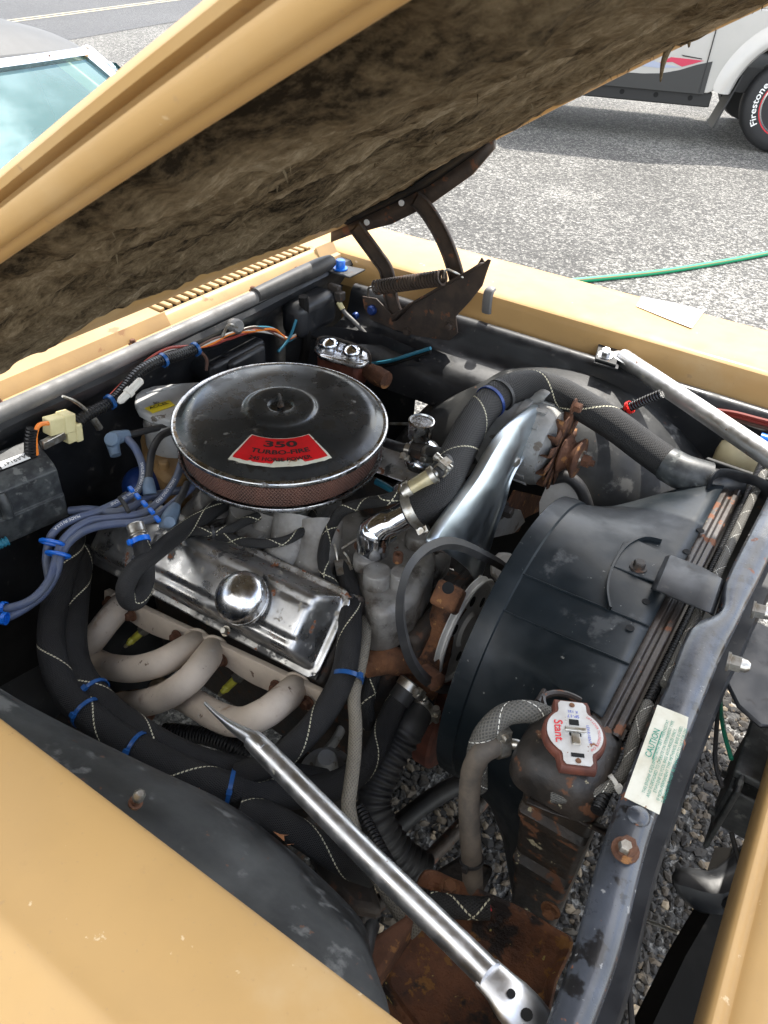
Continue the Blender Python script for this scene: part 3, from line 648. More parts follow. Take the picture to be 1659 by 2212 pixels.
# frayed fibres hanging from the pad edges
mb = MB(); rs = random.Random(5)
for k in range(300):
    p = rows[rs.randrange(6, nx - 6)][rs.randrange(ny - 2, ny + 1) if k % 3 == 1 else rs.randrange(8, ny - 8)]
    l = rs.uniform(.003, .010); dr = Vector((rs.uniform(-1, 1), rs.uniform(-1, 1), rs.uniform(-.9, .1))).normalized(); w_ = rs.uniform(.0004, .0016)
    side_ = dr.cross(Vector((rs.random(), rs.random(), rs.random()))).normalized() * w_
    mb.add([p - side_, p + side_, p + dr * l * .6 + side_ * .6 + Vector((0, 0, -.002)), p + dr * l + Vector((0, 0, -.004)), p + dr * l * .6 - side_ * .6], [(0, 1, 2, 3, 4)])
fr = part('fibre_fringe', mb, 'insulation', hood, 180); fr['kind'] = 'stuff'
# torn hanging tuft at the far edge
for u, v, l in ((1447, 95, .05), (1500, 60, .025), (1480, 68, .02)):
    p = P(u, v, y=.55); mb = MB(); mb.tube([p + Vector((0, 0, .015)), p, p + Vector((-.004, .004, -l * .5)), p + Vector((-.002, .006, -l))], [.008, .006, .004, .001], 7); part('torn_tuft', mb, 'insulation', hood)
# hinge rail below the far hood edge
rp = [(718, 500), (760, 484), (850, 442), (930, 402), (1020, 338), (1068, 300)]
top_ = [P(u, v - 6, y=.575) for u, v in rp]; bot_ = [P(u, v + (40 if 1 < i < 5 else 22), y=.577) for i, (u, v) in enumerate(rp)]
mb = MB(); mb.grid([top_, bot_]); hr = part('hinge_rail', mb, 'hinge_brown', hood, solid=.012, soff=0)
mb = MB(); mb.grid([[p + Vector((0, -.07, .01)) for p in top_], [p + Vector((0, -.0, .0)) for p in top_]]); part('hinge_rail', mb, 'black_flat', hood, solid=.004)
for u, v in ((793, 480), (868, 438)):
    mb = MB(); c = P(u, v, y=.568); mb.lathe([(.006, 0), (.006, .003)], c, (0, -1, 0), 12); part('rail_hole', mb, 'white_plate', hr)
# ---- far hood hinge
hg = thing('hood_hinge', 'rusty brown hood hinge with coil spring on the far fender rail', 'hinge', P(900, 720, y=.57))
def bar_flat(name, px, y, wpx, th=.006, m='hinge_brown'):
    c = [P(u, v, y=y) for u, v in px]; c = spline(c, 5); L_ = []; R_ = []
    for i, p in enumerate(c):
        d_ = (c[min(i + 1, len(c) - 1)] - c[max(i - 1, 0)]).normalized(); n_ = d_.cross(Vector((0, 1, 0))).normalized()
        L_.append(p + n_ * wpx); R_.append(p - n_ * wpx)
    mb = MB(); th2 = Vector((0, th, 0))
    mb.grid([[l - th2 for l in L_], [l + th2 * .2 for l in L_], [r + th2 * .2 for r in R_], [r - th2 for r in R_]])
    return part(name, mb, m, hg, 40, solid=.003)
bar_flat('hinge_arm', [(897, 428), (920, 450), (945, 488), (963, 524), (977, 560), (988, 600), (990, 625)], .56, .0165)
bar_flat('hinge_arm', [(768, 488), (790, 518), (815, 552), (835, 582), (842, 620), (850, 660), (868, 700)], .555, .0165)
pl = [(1040, 556), (1046, 566), (1053, 560), (1060, 562), (1050, 590), (1041, 618), (1014, 652), (984, 684), (988, 720), (970, 736), (905, 727), (850, 712), (800, 690), (786, 665), (782, 640), (812, 645), (846, 680), (889, 656), (999, 594), (1026, 579)]
mb = MB(); mb.prism([P(u, v, y=.545) for u, v in pl], (0, .004, 0)); part('bracket', mb, 'hinge_brown', hg, bevel=.001)
mb = MB(); mb.grid([[P(u, v, y=.545) for u, v in ((1046, 566), (1026, 579), (999, 594), (889, 656), (856, 690))], [P(u, v, y=.545) + Vector((0, -.02, .004)) for u, v in ((1046, 566), (1026, 579), (999, 594), (889, 656), (856, 690))]]); part('bracket_lip', mb, 'hinge_brown', hg, solid=.003)
s0, s1 = P(812, 621, y=.52), P(958, 600, y=.52); ax = (s1 - s0); Ls_ = ax.length; ax.normalize(); a_, b_ = frame(ax)
mb = MB(); tn = 24; cp = [s0 + ax * (Ls_ * i / (tn * 10)) + a_ * (.0135 * math.cos(2 * math.pi * i / 10)) + b_ * (.0135 * math.sin(2 * math.pi * i / 10)) for i in range(tn * 10 + 1)]
mb.tube(cp, .0029, 6, k=1); part('coil_spring', mb, 'hinge_brown', hg, 60)
mb = MB(); mb.tube([s1 + b_ * .0, s1 + ax * .01 + a_ * .014, P(985, 590, y=.53), P(1000, 600, y=.54)], .0025, 6); mb.tube([s0, P(797, 622, y=.53), P(795, 640, y=.54)], .0025, 6); part('spring_hook', mb, 'zinc', hg)
for u, v in ((806, 668), (972, 704), (880, 715)):
    bolt(P(u, v, y=.544), (0, -1, 0), .007, .008, 'hinge_brown', hg)
# plate with blue capped bolt behind the hinge
c = P(735, 575, z=.93); mb = MB(); mb.prism([P(u, v, z=.922) for u, v in ((700, 588), (725, 572), (790, 585), (755, 602))], (0, 0, .004)); pb = part('corner_plate', mb, 'black_dusty', car, bevel=.002)
mb = MB(); mb.lathe([(.016, 0), (.016, .003), (.0105, .003), (.0105, .018), (.009, .02), (0, .02)], P(735, 581, z=.927), (0, 0, 1), 20); part('blue_bolt', mb, 'blue_bright', car)
for u, v, r in ((770, 681, .008), (805, 669, .011)):
    mb = MB(); mb.lathe([(r, 0), (r, .006), (r * .7, .01), (0, .01)], P(u, v, y=.543), (0, -1, 0), 12); part('blue_plug', mb, 'blue_can', car)
# ---- far inner fender: rail and wheel house
mb = MB(); rows = []
for i in range(25):
    x = -.93 + i * .042; t = i / 24
    rows.append([Vector((x, y + (max(0, .565 - y) if x > -.22 else 0), z)) for y, z in ((.607, .872), (.600, .889), (.585, .895), (.572, .889), (.566, .872), (.560, .845), (.545, .825), (.50, .822 - .0 * t), (.47, .80), (.465, .74))])
mb.grid(rows); inf = part('inner_fender', mb, 'black_paint', car, 50, sub=1); inf['label'] = 'far black inner fender and dusty wheel house'
mb = MB(); rows = []
for i in range(41):
    th = math.pi * i / 40; rr = []
    for j in range(25):
        ph = math.pi / 2 * j / 24
        ex = math.cos(th); ez = math.sin(th)
        k = math.sin(ph) ** .7
        x = -.37 - .42 * ex * (1 - .18 * (1 - math.cos(ph))) * (1 if True else 1); z = .30 + .565 * ez ** .8 * (.78 + .22 * math.sin(ph)) ; y = .60 - .24 * math.cos(ph) ** .55
        x = -.37 - .42 * ex * (.80 + .20 * math.sin(ph))
        y += .012 * fbm((x * 4, z * 4, 2), 3)
        rr.append(Vector((x, y, z)))
    rows.append(rr)
mb.grid(rows); part('wheel_house', mb, 'black_dusty', inf, 60)
mb = MB(); mb.grid([[Vector((x, y, z)) for x, y in ((-.98, .40), (-.90, .47), (-.80, .50), (-.70, .49))] for z in (.84, .70, .5, .2)]); part('rear_apron', mb, 'black_paint', inf, 50)
mb = MB(); mb.box((-.03, .49, .66), (.16, .01, .32)); part('side_panel', mb, 'black_dusty', inf, bevel=.003)
for u, v in ((1432, 1068),): bolt(P(u, v, y=.484), (0, -1, 0), .007, .007, 'rust', inf)
# sunlit surface painted as a white panel, seen through the opening beside the alternator
q = [(1165, 1085), (1180, 1050), (1205, 1030), (1235, 1035), (1258, 1062), (1272, 1105), (1250, 1125), (1165, 1120)]
mb = MB(); mb.prism([P(u, v, y=.345) for u, v in q], (0, .004, 0)); part('sunlit_patch', mb, 'white_plate', inf)
mb = MB(); mb.tube([P(u, v, y=.338) for u, v in ((1190, 1035), (1225, 1030), (1252, 1052), (1268, 1090), (1275, 1130))], .011, 10); part('opening_edge', mb, 'rubber', inf)
# ---- near inner fender
ow = [-1.0, -.8, -.6, -.45, -.35, -.25, -.16, -.10, -.05]
edge_in = [(-300, 1350), (-150, 1440), (0, 1512), (140, 1585), (375, 1692), (515, 1750), (635, 1843), (725, 1925), (786, 1996), (800, 2060), (806, 2140)]
ein = [P(u, v, z=.765 - .03 * (i > 6)) for i, (u, v) in enumerate(edge_in)]
mb = MB(); rows = []
for p in spline(ein, 4):
    rr = []
    o_ = Vector((p.x - .03 + .09 * sm_((p.x + .25) / .12), -.5865, .905))
    for k, (t, h) in enumerate(((0, 0), (.12, .002), (.3, .022), (.5, .036), (.7, .036), (.88, .022), (1, 0))):
        q = o_.lerp(p, t); q.z += h; rr.append(q + Vector((0, 0, .004 * fbm(q * 9, 3))))
    rr.append(p + Vector((0, .006, -.03))); rr.append(p + Vector((-.01, -.01, -.3)))
    rows.append(rr)
mb.grid(rows); nif = part('inner_fender', mb, 'black_dusty', car, 60, sub=1); nif['label'] = 'near dusty black inner fender below the hoses'
c = P(292, 1735, z=.90); ax = (P(308, 1705, z=.93) - c).normalized()
mb = MB(); mb.lathe([(.0065, 0), (.0065, .003), (.0045, .003), (.0045, .014)], c, ax, 12); bz = part('stud', mb, 'rust', nif)
mb = MB(); mb.lathe([(.0055, .013), (.0055, .020), (.003, .024), (0, .024)], c, ax, 8); part('stud_cap', mb, 'zinc', nif)
for u, v in ((420, 1722), (440, 1728), (618, 1822), (610, 1812)):
    p = P(u, v, z=.79); mb = MB(); mb.add([p + Vector((random.uniform(-1, 1) * .014, random.uniform(-1, 1) * .010, random.uniform(0, .008))) for _ in range(5)], [(0, 1, 2), (0, 2, 3), (0, 3, 4)]); tag(part('dry_leaf', mb, 'leaf_dry', None), 'dry brown leaf scrap beside the near inner fender', 'leaf', 'dry leaf scraps by the inner fender')

# ---- radiator support
zt = .900
Le = [(1130, 2330), (1183, 2205), (1240, 2050), (1300, 1830), (1345, 1705), (1392, 1590), (1440, 1480), (1492, 1352), (1545, 1322), (1562, 1300), (1566, 1262), (1590, 1205), (1659, 1072), (1740, 910)]
Re = [(1240, 2330), (1290, 2205), (1345, 2050), (1400, 1830), (1432, 1735), (1480, 1612), (1526, 1500), (1566, 1400), (1590, 1355), (1605, 1325), (1620, 1290), (1650, 1232), (1705, 1115), (1775, 960)]
L3 = spline([P(u, v, z=zt) for u, v in Le], 3); R3 = spline([P(u, v, z=zt) for u, v in Re], 3)
mb = MB(); dz_ = Vector((0, 0, 1))
mb.grid([[p - dz_ * .05 + Vector((.004, 0, 0)) for p in L3], [p - dz_ * .007 for p in L3], [p + Vector((.004, 0, 0)) - dz_ * .001 for p in L3], [p.lerp(q, .5) + dz_ * .002 for p, q in zip(L3, R3)], [q - Vector((.004, 0, 0)) for q in R3], [q - dz_ * .006 for q in R3], [q - dz_ * .055 for q in R3]])
rsup = part('radiator_support', mb, 'support', car, 50); rsup['label'] = 'black painted radiator support beam with scuffs and a caution label'
mb = MB(); mb.grid([[q - dz_ * .05 + Vector((.0, 0, 0)) for q in R3], [q - dz_ * .046 + Vector((.016, 0, 0)) for q in R3], [q - dz_ * .052 + Vector((.020, 0, 0)) for q in R3], [q - dz_ * .17 + Vector((.016, 0, 0)) for q in R3]]); part('front_lip', mb, 'black_paint', rsup, 40)
bolt(P(1350, 1838, z=.9035), (0, 0, 1), .0085, .012, 'rust', rsup)
mb = MB(); mb.lathe([(.0065, 0), (.0065, .004), (.005, .006), (0, .006)], P(1350, 1832, z=.912), (0, 0, 1), 6); part('bolt_head', mb, 'zinc', rsup)
mb = MB(); mb.lathe([(.0, .0035), (.008, .003), (.0105, .001), (.011, -.001)], P(1379, 1762, z=.9015), (0, 0, 1), 20); part('plug', mb, 'support', rsup)
# caution label
lab = [(1420, 1523), (1487, 1550), (1482, 1580), (1474, 1606), (1466, 1634), (1452, 1656), (1440, 1700), (1424, 1760), (1348, 1722)]
lab3 = [P(u, v, z=.9032) for u, v in lab]
mb = MB(); mb.prism(lab3, (0, 0, .0005)); cl = part('caution_label', mb, 'label_cream', car); cl['label'] = 'worn cream caution label with green lettering'
p0, p1 = P(1348, 1722, z=.904), P(1420, 1523, z=.904); ry = (p1 - p0).normalized(); ux = -(P(1424, 1760, z=.904) - p0).normalized(); LL = (p1 - p0).length
mb = MB()
put_text(mb, 'CAUTION', .0085, p0 + ry * LL * .60 - ux * .0105, ry, ux, .0006, .01)
mb2 = MB(); 
mb.box(p0 + ry * LL * .60 - ux * .0125 + Vector((0, 0, .0003)), (.038, .0008, .0006), (ry, ux, Vector((0, 0, 1))))
for i, tx in enumerate(('THIS ENGINE IS EQUIPPED WITH 180 F THERMOSTAT', 'AND IS DESIGNED TO OPERATE ON PERMANENT TYPE', 'ETHYLENE GLYCOL BASE ANTI-FREEZE ONLY.', 'IF NON-PERMANENT TYPE METHANOL BASE IS USED,', 'THERMOSTAT MUST BE CHANGED TO 160 F OR LESS.')):
    put_text(mb, tx, .0043, p0 + ry * LL * .5 - ux * (.0158 + i * .0046), ry, ux, .0006, .0, .95)
part('lettering', mb, 'ink_green', cl)
# ---- front end: header panel, latch support, lower braces
mb = MB(); rows = []
for y in [-.75 + .1 * i for i in range(15)]:
    rows.append([Vector((x + .02 * (y * y - .15), y, z)) for x, z in ((.118, .80), (.114, .855), (.115, .866), (.119, .869), (.124, .8675), (.127, .864), (.131, .864), (.134, .868), (.145, .872), (.22, .873), (.32, .85), (.36, .80), (.37, .66))])
mb.grid(rows); part('header_panel', mb, 'gold', car, 50, sub=1)
mb = MB(); mb.prism([P(u, v, z=.84) for u, v in ((1565, 1380), (1625, 1345), (1700, 1380), (1700, 1580), (1640, 1575), (1590, 1530), (1560, 1470))], (0, 0, .006)); lt = part('latch_plate', mb, 'black_paint', car, bevel=.004)
for u, v in ((1632, 1318), (1578, 1430)):
    mb = MB(); c = P(u, v, z=.875); ax = Vector((.96, .1, .12)); mb.lathe([(.012, -.004), (.012, -.001), (.0095, 0), (.0095, .011)], c, ax, 6); mb.lathe([(.0085, .011), (.0078, .017), (.005, .021), (0, .022)], c, ax, 12); part('acorn_nut', mb, 'zinc', lt)
mb = MB(); mb.box((.135, -.075, .74), (.09, .10, .07)); mb.box((.118, -.05, .79), (.06, .13, .012)); part('latch_box', mb, 'plastic_black', car, bevel=.003)
mb = MB(); mb.box((.098, -.075, .735), (.006, .13, .12)); part('latch_box', mb, 'plastic_black', car, bevel=.002)
for y in (-.12, -.06):
    mb = MB(); mb.lathe([(.005, 0), (.005, .01)], Vector((.094, y, .72)), (-1, 0, 0), 8); part('latch_bolt', mb, 'plastic_black', car)
mb = MB(); rows = []
for px in (((1455, 1868), (1440, 1905), (1480, 1960)), ((1490, 1858), (1490, 1915), (1510, 1985)), ((1530, 1880), (1535, 1935), (1560, 1990)), ((1570, 1850), (1590, 1935), (1610, 1980)), ((1625, 1780), (1650, 1900), (1680, 1960))):
    rows.append([P(u, v, z=z) for (u, v), z in zip(px, (.50, .52, .46))])
mb.grid(rows); part('center_brace', mb, 'black_paint', car, 50, solid=.012, sub=1)
mb = MB(); mb.tube([P(1500, 1890, z=.47), P(1600, 1970, z=.5)], .012, 8, k=1); part('brace_rib', mb, 'black_paint', car)
mb = MB(); rows = []
for u, v, z in ((1545, 1830, .46), (1500, 1960, .45), (1440, 2060, .44), (1380, 2180, .44), (1320, 2300, .44)):
    p = P(u, v, z=z); rows.append([p, p + Vector((.02, 0, .02)), p + Vector((.05, 0, .01)), p + Vector((.25, .0, .0))])
mb.grid(rows); part('lower_valance', mb, 'black_flat', car, 50)
mb = MB(); mb.tube([P(1388, 1985, z=.3), P(1465, 2015, z=.33)], .003, 8, k=1); part('steel_cable', mb, 'zinc', car)
for pts_, m_ in ((((1330, 2070), (1355, 2110), (1365, 2212), (1368, 2280)), 'rubber'), (((1540, 1410), (1550, 1520), (1545, 1640), (1560, 1700)), 'rubber'), (((1555, 1470), (1560, 1560), (1580, 1640)), 'green_wire'), (((1580, 1800), (1600, 1880), (1612, 1960)), 'rubber')):
    mb = MB(); mb.tube([P(u, v, z=.78) for u, v in pts_], .0028, 8); tag(part('loose_wire', mb, m_), {1330: 'thin black wire curling over the gravel beside the support beam', 1540: 'thin black wire running down past the hood latch plate', 1555: 'thin green wire hanging beside the hood latch', 1580: 'thin black wire sagging below the black latch box'}[pts_[0][0]], 'wire')
mb = MB(); mb.tube([P(u, v, z=.74) for u, v in ((1312, 2115), (1318, 2140), (1322, 2165))], .004, 8); tag(part('wire_end', mb, 'red_tie'), 'red orange taped wire end hanging at the support beam', 'wire')

# ---- battery tray
tr = [(905, 1900), (935, 1888), (975, 1905), (1110, 1962), (1200, 2015), (1235, 2045), (1200, 2130), (1150, 2270), (960, 2290), (840, 2165), (822, 2110), (868, 2000)]
t3 = [P(u, v, z=.645) for u, v in tr]
mb = MB(); c_ = sum(t3, Vector()) / len(t3)
ring = spline(t3, 3, True)
mb.grid([[p + Vector((0, 0, -.03)) for p in ring], [p + Vector((0, 0, .010)) for p in ring], [p.lerp(c_, .03) + Vector((0, 0, .013)) for p in ring], [p.lerp(c_, .07) + Vector((0, 0, .009)) for p in ring], [p.lerp(c_, .12) + Vector((0, 0, -.002)) for p in ring], [p.lerp(c_, .5) + Vector((0, 0, -.004 + .003 * fbm(p * 20, 3))) for p in ring], [c_ + (p - c_) * .02 for p in ring]], True)
bt = part('battery_tray', mb, 'tray_rust', car, 50); bt['label'] = 'rusted out battery tray'
bolt(P(972, 1918, z=.66), (0, 0, 1), .008, .007, 'rust_orange', bt)
mb = MB(); mb.prism([P(u, v, z=.70) for u, v in ((795, 2030), (880, 1972), (898, 1985), (850, 2060), (815, 2115), (770, 2085))], (0, 0, -.05)); part('tray_bracket', mb, 'rust', bt, bevel=.006)

# ================================================================ ENGINE
eng = thing('engine', 'greasy V8 engine with chrome valve cover and beige exhaust headers', 'engine', Vector((-.62, 0, .30)))
mb = MB(); mb.box((-.62, 0, .50), (.52, .26, .34)); mb.box((-.62, 0, .36), (.46, .2, .16)); part('block', mb, 'iron_dark', eng, bevel=.02)
TI = -.045  # the engine drops towards its rear
E1 = Vector((1, 0, .055)).normalized(); E2 = Vector((0, .74, .67)).normalized(); E2 = (E2 - E1 * E2.dot(E1)).normalized(); E3 = E1.cross(E2)
FO = P(683, 1474, z=.70)          # front outer corner of the cover flange
VL, VW = .468, .133
V0 = FO - E1 * VL                   # rear outer corner
def V(s, t, h): return V0 + E1 * (s * VL) + E2 * (t * VW) + E3 * h
def sm(a, b, x): x = max(0, min(1, (x - a) / (b - a))); return x * x * (3 - 2 * x)
def rrd(s, t, rad=.022):   # distance inside a rounded rectangle
    x = abs(s - .5) * VL; y = abs(t - .5) * VW; hx_, hy_ = VL / 2 - rad, VW / 2 - rad
    qx, qy = x - hx_, y - hy_; return rad - (math.hypot(max(qx, 0), max(qy, 0)) + min(max(qx, qy), 0))
def vch(s, t):
    d_ = rrd(s, t); x = s * VL; y = t * VW
    h = .003 + .052 * sm(.011, .030, d_)
    pl_ = sm(.150, .160, x) * (1 - sm(VL - .032, VL - .026, x)) * sm(.043, .049, y) * (1 - sm(VW - .046, VW - .040, y)); h += .0045 * pl_
    h -= .018 * (1 - sm(.0, .15, x)) * sm(.015, .03, d_)
    h -= .0025 * math.exp(-((y - .038) / .003) ** 2) * sm(.03, .05, d_)
    h -= .012 * math.exp(-((x - .30) / .02) ** 2) * (1 - sm(.012, .04, y)) * sm(.005, .02, d_)
    return h
ns, nt_ = 120, 54; rows = []
for i in range(ns + 1):
    rr = []
    for j in range(nt_ + 1):
        s, t = i / ns, j / nt_; d_ = rrd(s, t)
        if d_ < 0:   # pull corners onto the rounded outline
            x = (s - .5) * VL; y = (t - .5) * VW; hx_, hy_ = VL / 2 - .022, VW / 2 - .022
            cx_ = math.copysign(hx_, x); cy_ = math.copysign(hy_, y); v_ = Vector((x - cx_, y - cy_)); v_ = v_.normalized() * .022
            s = (cx_ + v_.x) / VL + .5; t = (cy_ + v_.y) / VW + .5
        rr.append(V(s, t, vch(s, t)))
    rows.append(rr)
mb = MB(); mb.grid(rows); vc = part('valve_cover', mb, 'worn_chrome', eng, 60, solid=.003)
mb = MB(); mb.prism([V(0.005, .02, -.006), V(.995, .02, -.006), V(.995, .98, -.006), V(.005, .98, -.006)], E3 * .006); part('gasket', mb, 'rubber', vc)
for s in (.31, .645):
    bolt(V(s, .035, .004), E3, .0055, .008, 'zinc', vc)
mb = MB(); mb.prism([V(-.01, -.01, -.008), V(1.01, -.01, -.008), V(1.01, 1.0, -.008), V(-.01, 1.0, -.008)], -E3 * .10 ); part('cylinder_head', mb, 'iron_dark', eng, bevel=.006)
# far bank (mostly hidden)
mb = MB()
def mir(p): return Vector((p.x, -p.y + .01, p.z))
mb.grid([[mir(p) for p in r_[::2]] for r_ in rows[::2]]); mb.f = [tuple(reversed(f)) for f in mb.f]; part('valve_cover', mb, 'worn_chrome', eng, 60)
mb = MB(); mb.prism([mir(V(s, t, -.004)) for s, t in ((-.01, -.01), (1.01, -.01), (1.01, 1), (-.01, 1))], mir(-E3) * .1); part('cylinder_head', mb, 'iron_dark', eng, bevel=.006)
# intake manifold
mb = MB(); mb.box((-.66, 0, .765), (.16, .13, .07)); mb.box((-.62, 0, .70), (.46, .22, .06)); im = part('intake_manifold', mb, 'cast_alu', eng, bevel=.018, seg=3)
for px, r in ((((690, 1130), (690, 1190), (672, 1245), (650, 1280)), .026), (((640, 1120), (628, 1175), (602, 1225), (590, 1250)), .026), (((470, 1080), (430, 1110), (405, 1150)), .026), (((535, 1095), (520, 1130), (495, 1180)), .022), (((590, 1100), (575, 1150), (560, 1210)), .022)):
    n_ = len(px); pts_ = [P(u, v, z=.80 - .075 * i / (n_ - 1)) for i, (u, v) in enumerate(px)]
    mb = MB(); mb.tube(pts_, [r * 1.15, r, r, r * 1.1], 14, flat=(1.0, 1.25)); part('intake_runner', mb, 'cast_alu', im, 60)
mb = MB(); mb.box((-.66, 0, .815), (.15, .12, .05)); cb = part('carburetor', mb, 'cast_alu', eng, bevel=.01)
for u, v, sx, sy in ((640, 1112, .03, .024), (628, 1098, .016, .016)):
    mb = MB(); mb.box(P(u, v, z=.80), (sx, sy, .026)); part('fuel_fitting', mb, 'zinc', cb, bevel=.004)
mb = MB(); pts_ = [P(u, v, z=.775) for u, v in ((508, 1150), (530, 1128), (562, 1122), (580, 1135), (572, 1160), (540, 1185), (512, 1178))]; mb.prism(pts_, (0, 0, .006)); part('choke_cover', mb, 'cast_alu', cb, bevel=.003)
mb = MB(); mb.box(P(540, 1182, z=.77), (.03, .02, .014)); part('bracket', mb, 'zinc', im, bevel=.002)
bolt(P(540, 1178, z=.778), (0, 0, 1), .006, .006, 'rust', im)
for u, v in ((566, 1205), (480, 1200), (612, 1255)):
    bolt(P(u, v, z=.745), (0, 0, 1), .0065, .008, 'iron_dark', im)
# front water crossover and its bosses
mb = MB()
pts_ = [(770, 1160), (830, 1130), (900, 1120), (945, 1145), (940, 1215), (900, 1290), (840, 1330), (800, 1320), (770, 1250)]
c3 = [P(u, v, z=.775) for u, v in pts_]; mb.prism([p + Vector((-.0, 0, 0)) for p in c3], (0, 0, -.09)); part('water_crossover', mb, 'cast_alu', im, bevel=.016, seg=3)
for u, v, r, h in ((815, 1232, .020, .034), (862, 1235, .0135, .05), (905, 1150, .02, .022), (790, 1200, .018, .02)):
    mb = MB(); c = P(u, v, z=.80); mb.lathe([(r * 1.05, -h), (r, -.002), (r * .9, 0), (0, 0)], c, (0, 0, 1), 20); part('boss', mb, 'cast_alu', im, 50)
mb = MB(); mb.lathe([(.0075, 0), (.0075, .014), (.004, .014), (.004, .008), (0, .008)], P(859, 1212, z=.802), (0, 0, 1), 10); part('stud', mb, 'rust', im)
bolt(P(781, 1180, z=.80), (0, 0, 1), .008, .008, 'rust', im)
bolt(P(944, 1180, z=.79), (1, 0, .2), .009, .01, 'iron_dark', im)
# thermostat housing
c = P(808, 1150, z=.835); e = P(880, 1110, z=.868)
mb = MB(); mb.tube([c + Vector((0, 0, -.03)), c + Vector((0, 0, -.004)), c.lerp(e, .25) + Vector((0, 0, .004)), c.lerp(e, .6), e], [.024, .0235, .0205, .0195, .0195], 20); mb.lathe([(.0, .025), (.011, .023), (.020, .016), (.0245, .004), (.0245, -.03)], c - Vector((0, 0, .004)), (0, 0, 1), 24); th = part('thermostat_housing', mb, 'chrome', eng, 60)
mb = MB(); mb.prism([P(u, v, z=.806) for u, v in ((772, 1165), (800, 1155), (850, 1150), (858, 1168), (825, 1188), (780, 1195))], (0, 0, .008)); part('housing_flange', mb, 'chrome', th, bevel=.003)
# exhaust header
HY = -.232
fl0, fl1 = P(228, 1290, y=HY), P(692, 1512, y=HY)
mb = MB(); up_ = []; dn_ = []
for i in range(61):
    t = i / 60; p = fl0.lerp(fl1, t); hgt = .016 + .012 * abs(math.cos(math.pi * t * 4)) ** .6
    up_.append(p + Vector((0, .006, .014))); dn_.append(p + Vector((0, -.004, .014 - hgt - .012)))
mb.grid([up_, dn_]); hd = part('exhaust_header', mb, 'header_beige', eng, 50, solid=.011, soff=0, bevel=.001)
hd['label'] = 'beige coated exhaust header with four primary tubes'
tubes = [[(268, 1302, -.225), (238, 1335, -.27), (205, 1378, -.30), (170, 1425, -.305), (150, 1475, -.29), (150, 1540, -.25)],
         [(428, 1388, -.228), (392, 1408, -.275), (345, 1432, -.31), (290, 1445, -.32), (235, 1440, -.315), (195, 1425, -.30), (170, 1440, -.27)],
         [(462, 1402, -.226), (440, 1432, -.275), (405, 1472, -.315), (355, 1505, -.335), (300, 1520, -.335), (255, 1524, -.32), (215, 1540, -.29)],
         [(640, 1485, -.225), (610, 1512, -.275), (570, 1542, -.315), (520, 1560, -.33), (470, 1548, -.325), (425, 1522, -.31), (380, 1500, -.29), (345, 1490, -.26)]]
for tb in tubes:
    pt_ = [P(u, v, y=y) for u, v, y in tb]
    mb = MB(); mb.tube(pt_, [.0215, .0205, .0202, .0205, .0205, .0205], 20, k=7); part('primary_tube', mb, 'header_beige', hd, 60)
    q_ = pt_[0].lerp(pt_[1], .12); fa_, fb_ = frame(pt_[1] - pt_[0]); mb = MB()
    mb.tube([q_ + fa_ * (.0222 * math.cos(k * .3142)) + fb_ * (.0222 * math.sin(k * .3142)) + (pt_[1] - pt_[0]).normalized() * random.uniform(-.0008, .0008) for k in range(20)], [.0024 + .0006 * random.random() for _ in range(12)], 7, k=2, closed=True); part('weld_bead', mb, 'header_beige', hd, 60)
for u, v in ((285, 1328), (480, 1425), (383, 1374), (665, 1517), (598, 1483), (238, 1300)):
    bolt(P(u, v, y=-.243), (0, -.9, .2), .0075, .010, 'rust', hd)
# lower collector
mb = MB(); mb.tube([P(300, 1530, y=-.25), P(220, 1540, y=-.24), P(120, 1560, y=-.22)], .035, 14); part('collector', mb, 'rust', hd)
# spark plugs
for i, ((u0, v0), (u1, v1)) in enumerate((((325, 1348), (270, 1397)), ((529, 1448), (473, 1502)))):
    a_ = P(u0, v0, y=-.225); b_ = P(u1, v1, y=-.252); ax = (b_ - a_); l = ax.length; ax.normalize()
    sp = part('spark_plug', MB().lathe([(.0085, 0), (.0085, l * .12), (.0105, l * .12), (.0105, l * .3), (.007, l * .34)], a_, ax, 6), 'zinc', eng)
    pr = [(.0058, l * .33)]
    for k in range(5): pr += [(.0062, l * (.62 + k * .035)), (.0046, l * (.635 + k * .035))]
    part('insulator', MB().lathe([(.0064, l * .32), (.0064, l * .6)] + pr[1:] + [(.0045, l * .86)], a_, ax, 14), 'yellow_plug', sp)
    part('terminal', MB().lathe([(.002, l * .85), (.0028, l * .9), (.0036, l * .95), (.0028, l), (0, l)], a_, ax, 10), 'brass_clear', sp)
# water pump
mb = MB()
XW = -.335
mb.tube([P(u, v, x=XW) for u, v in ((975, 1300), (955, 1345), (935, 1395), (918, 1440), (905, 1490), (900, 1530))], [.026, .022, .03, .034, .03, .026], 16)
mb.tube([P(u, v, x=XW - .012 * i) for i, (u, v) in enumerate(((938, 1395), (905, 1420), (870, 1430), (838, 1425), (812, 1432), (790, 1440)))], [.03, .028, .021, .021, .02, .018], 16)
wp = part('water_pump', mb, 'rust_orange', eng, 60)
mb = MB(); mb.box(P(968, 1290, x=-.322), (.04, .038, .03), (Vector((1, 0, 0)), E2, E2.cross(Vector((1, 0, 0))))); part('pump_boss', mb, 'rust_orange', wp, bevel=.005)
mb = MB(); mb.lathe([(.0085, 0), (.0085, .0015)], P(966, 1284, x=-.312) + Vector((0, 0, .012)), (0.2, -.5, .8), 14); part('bolt_hole', mb, 'hole_dark', wp)
mb = MB(); mb.lathe([(.014, 0), (.014, .03), (.006, .035)], P(916, 1452, x=-.31), (.8, -.3, .2), 12); part('pump_fitting', mb, 'rust', wp)
bolt(P(1032, 1258, x=-.33), (1, 0, .0), .009, .016, 'zinc', wp)
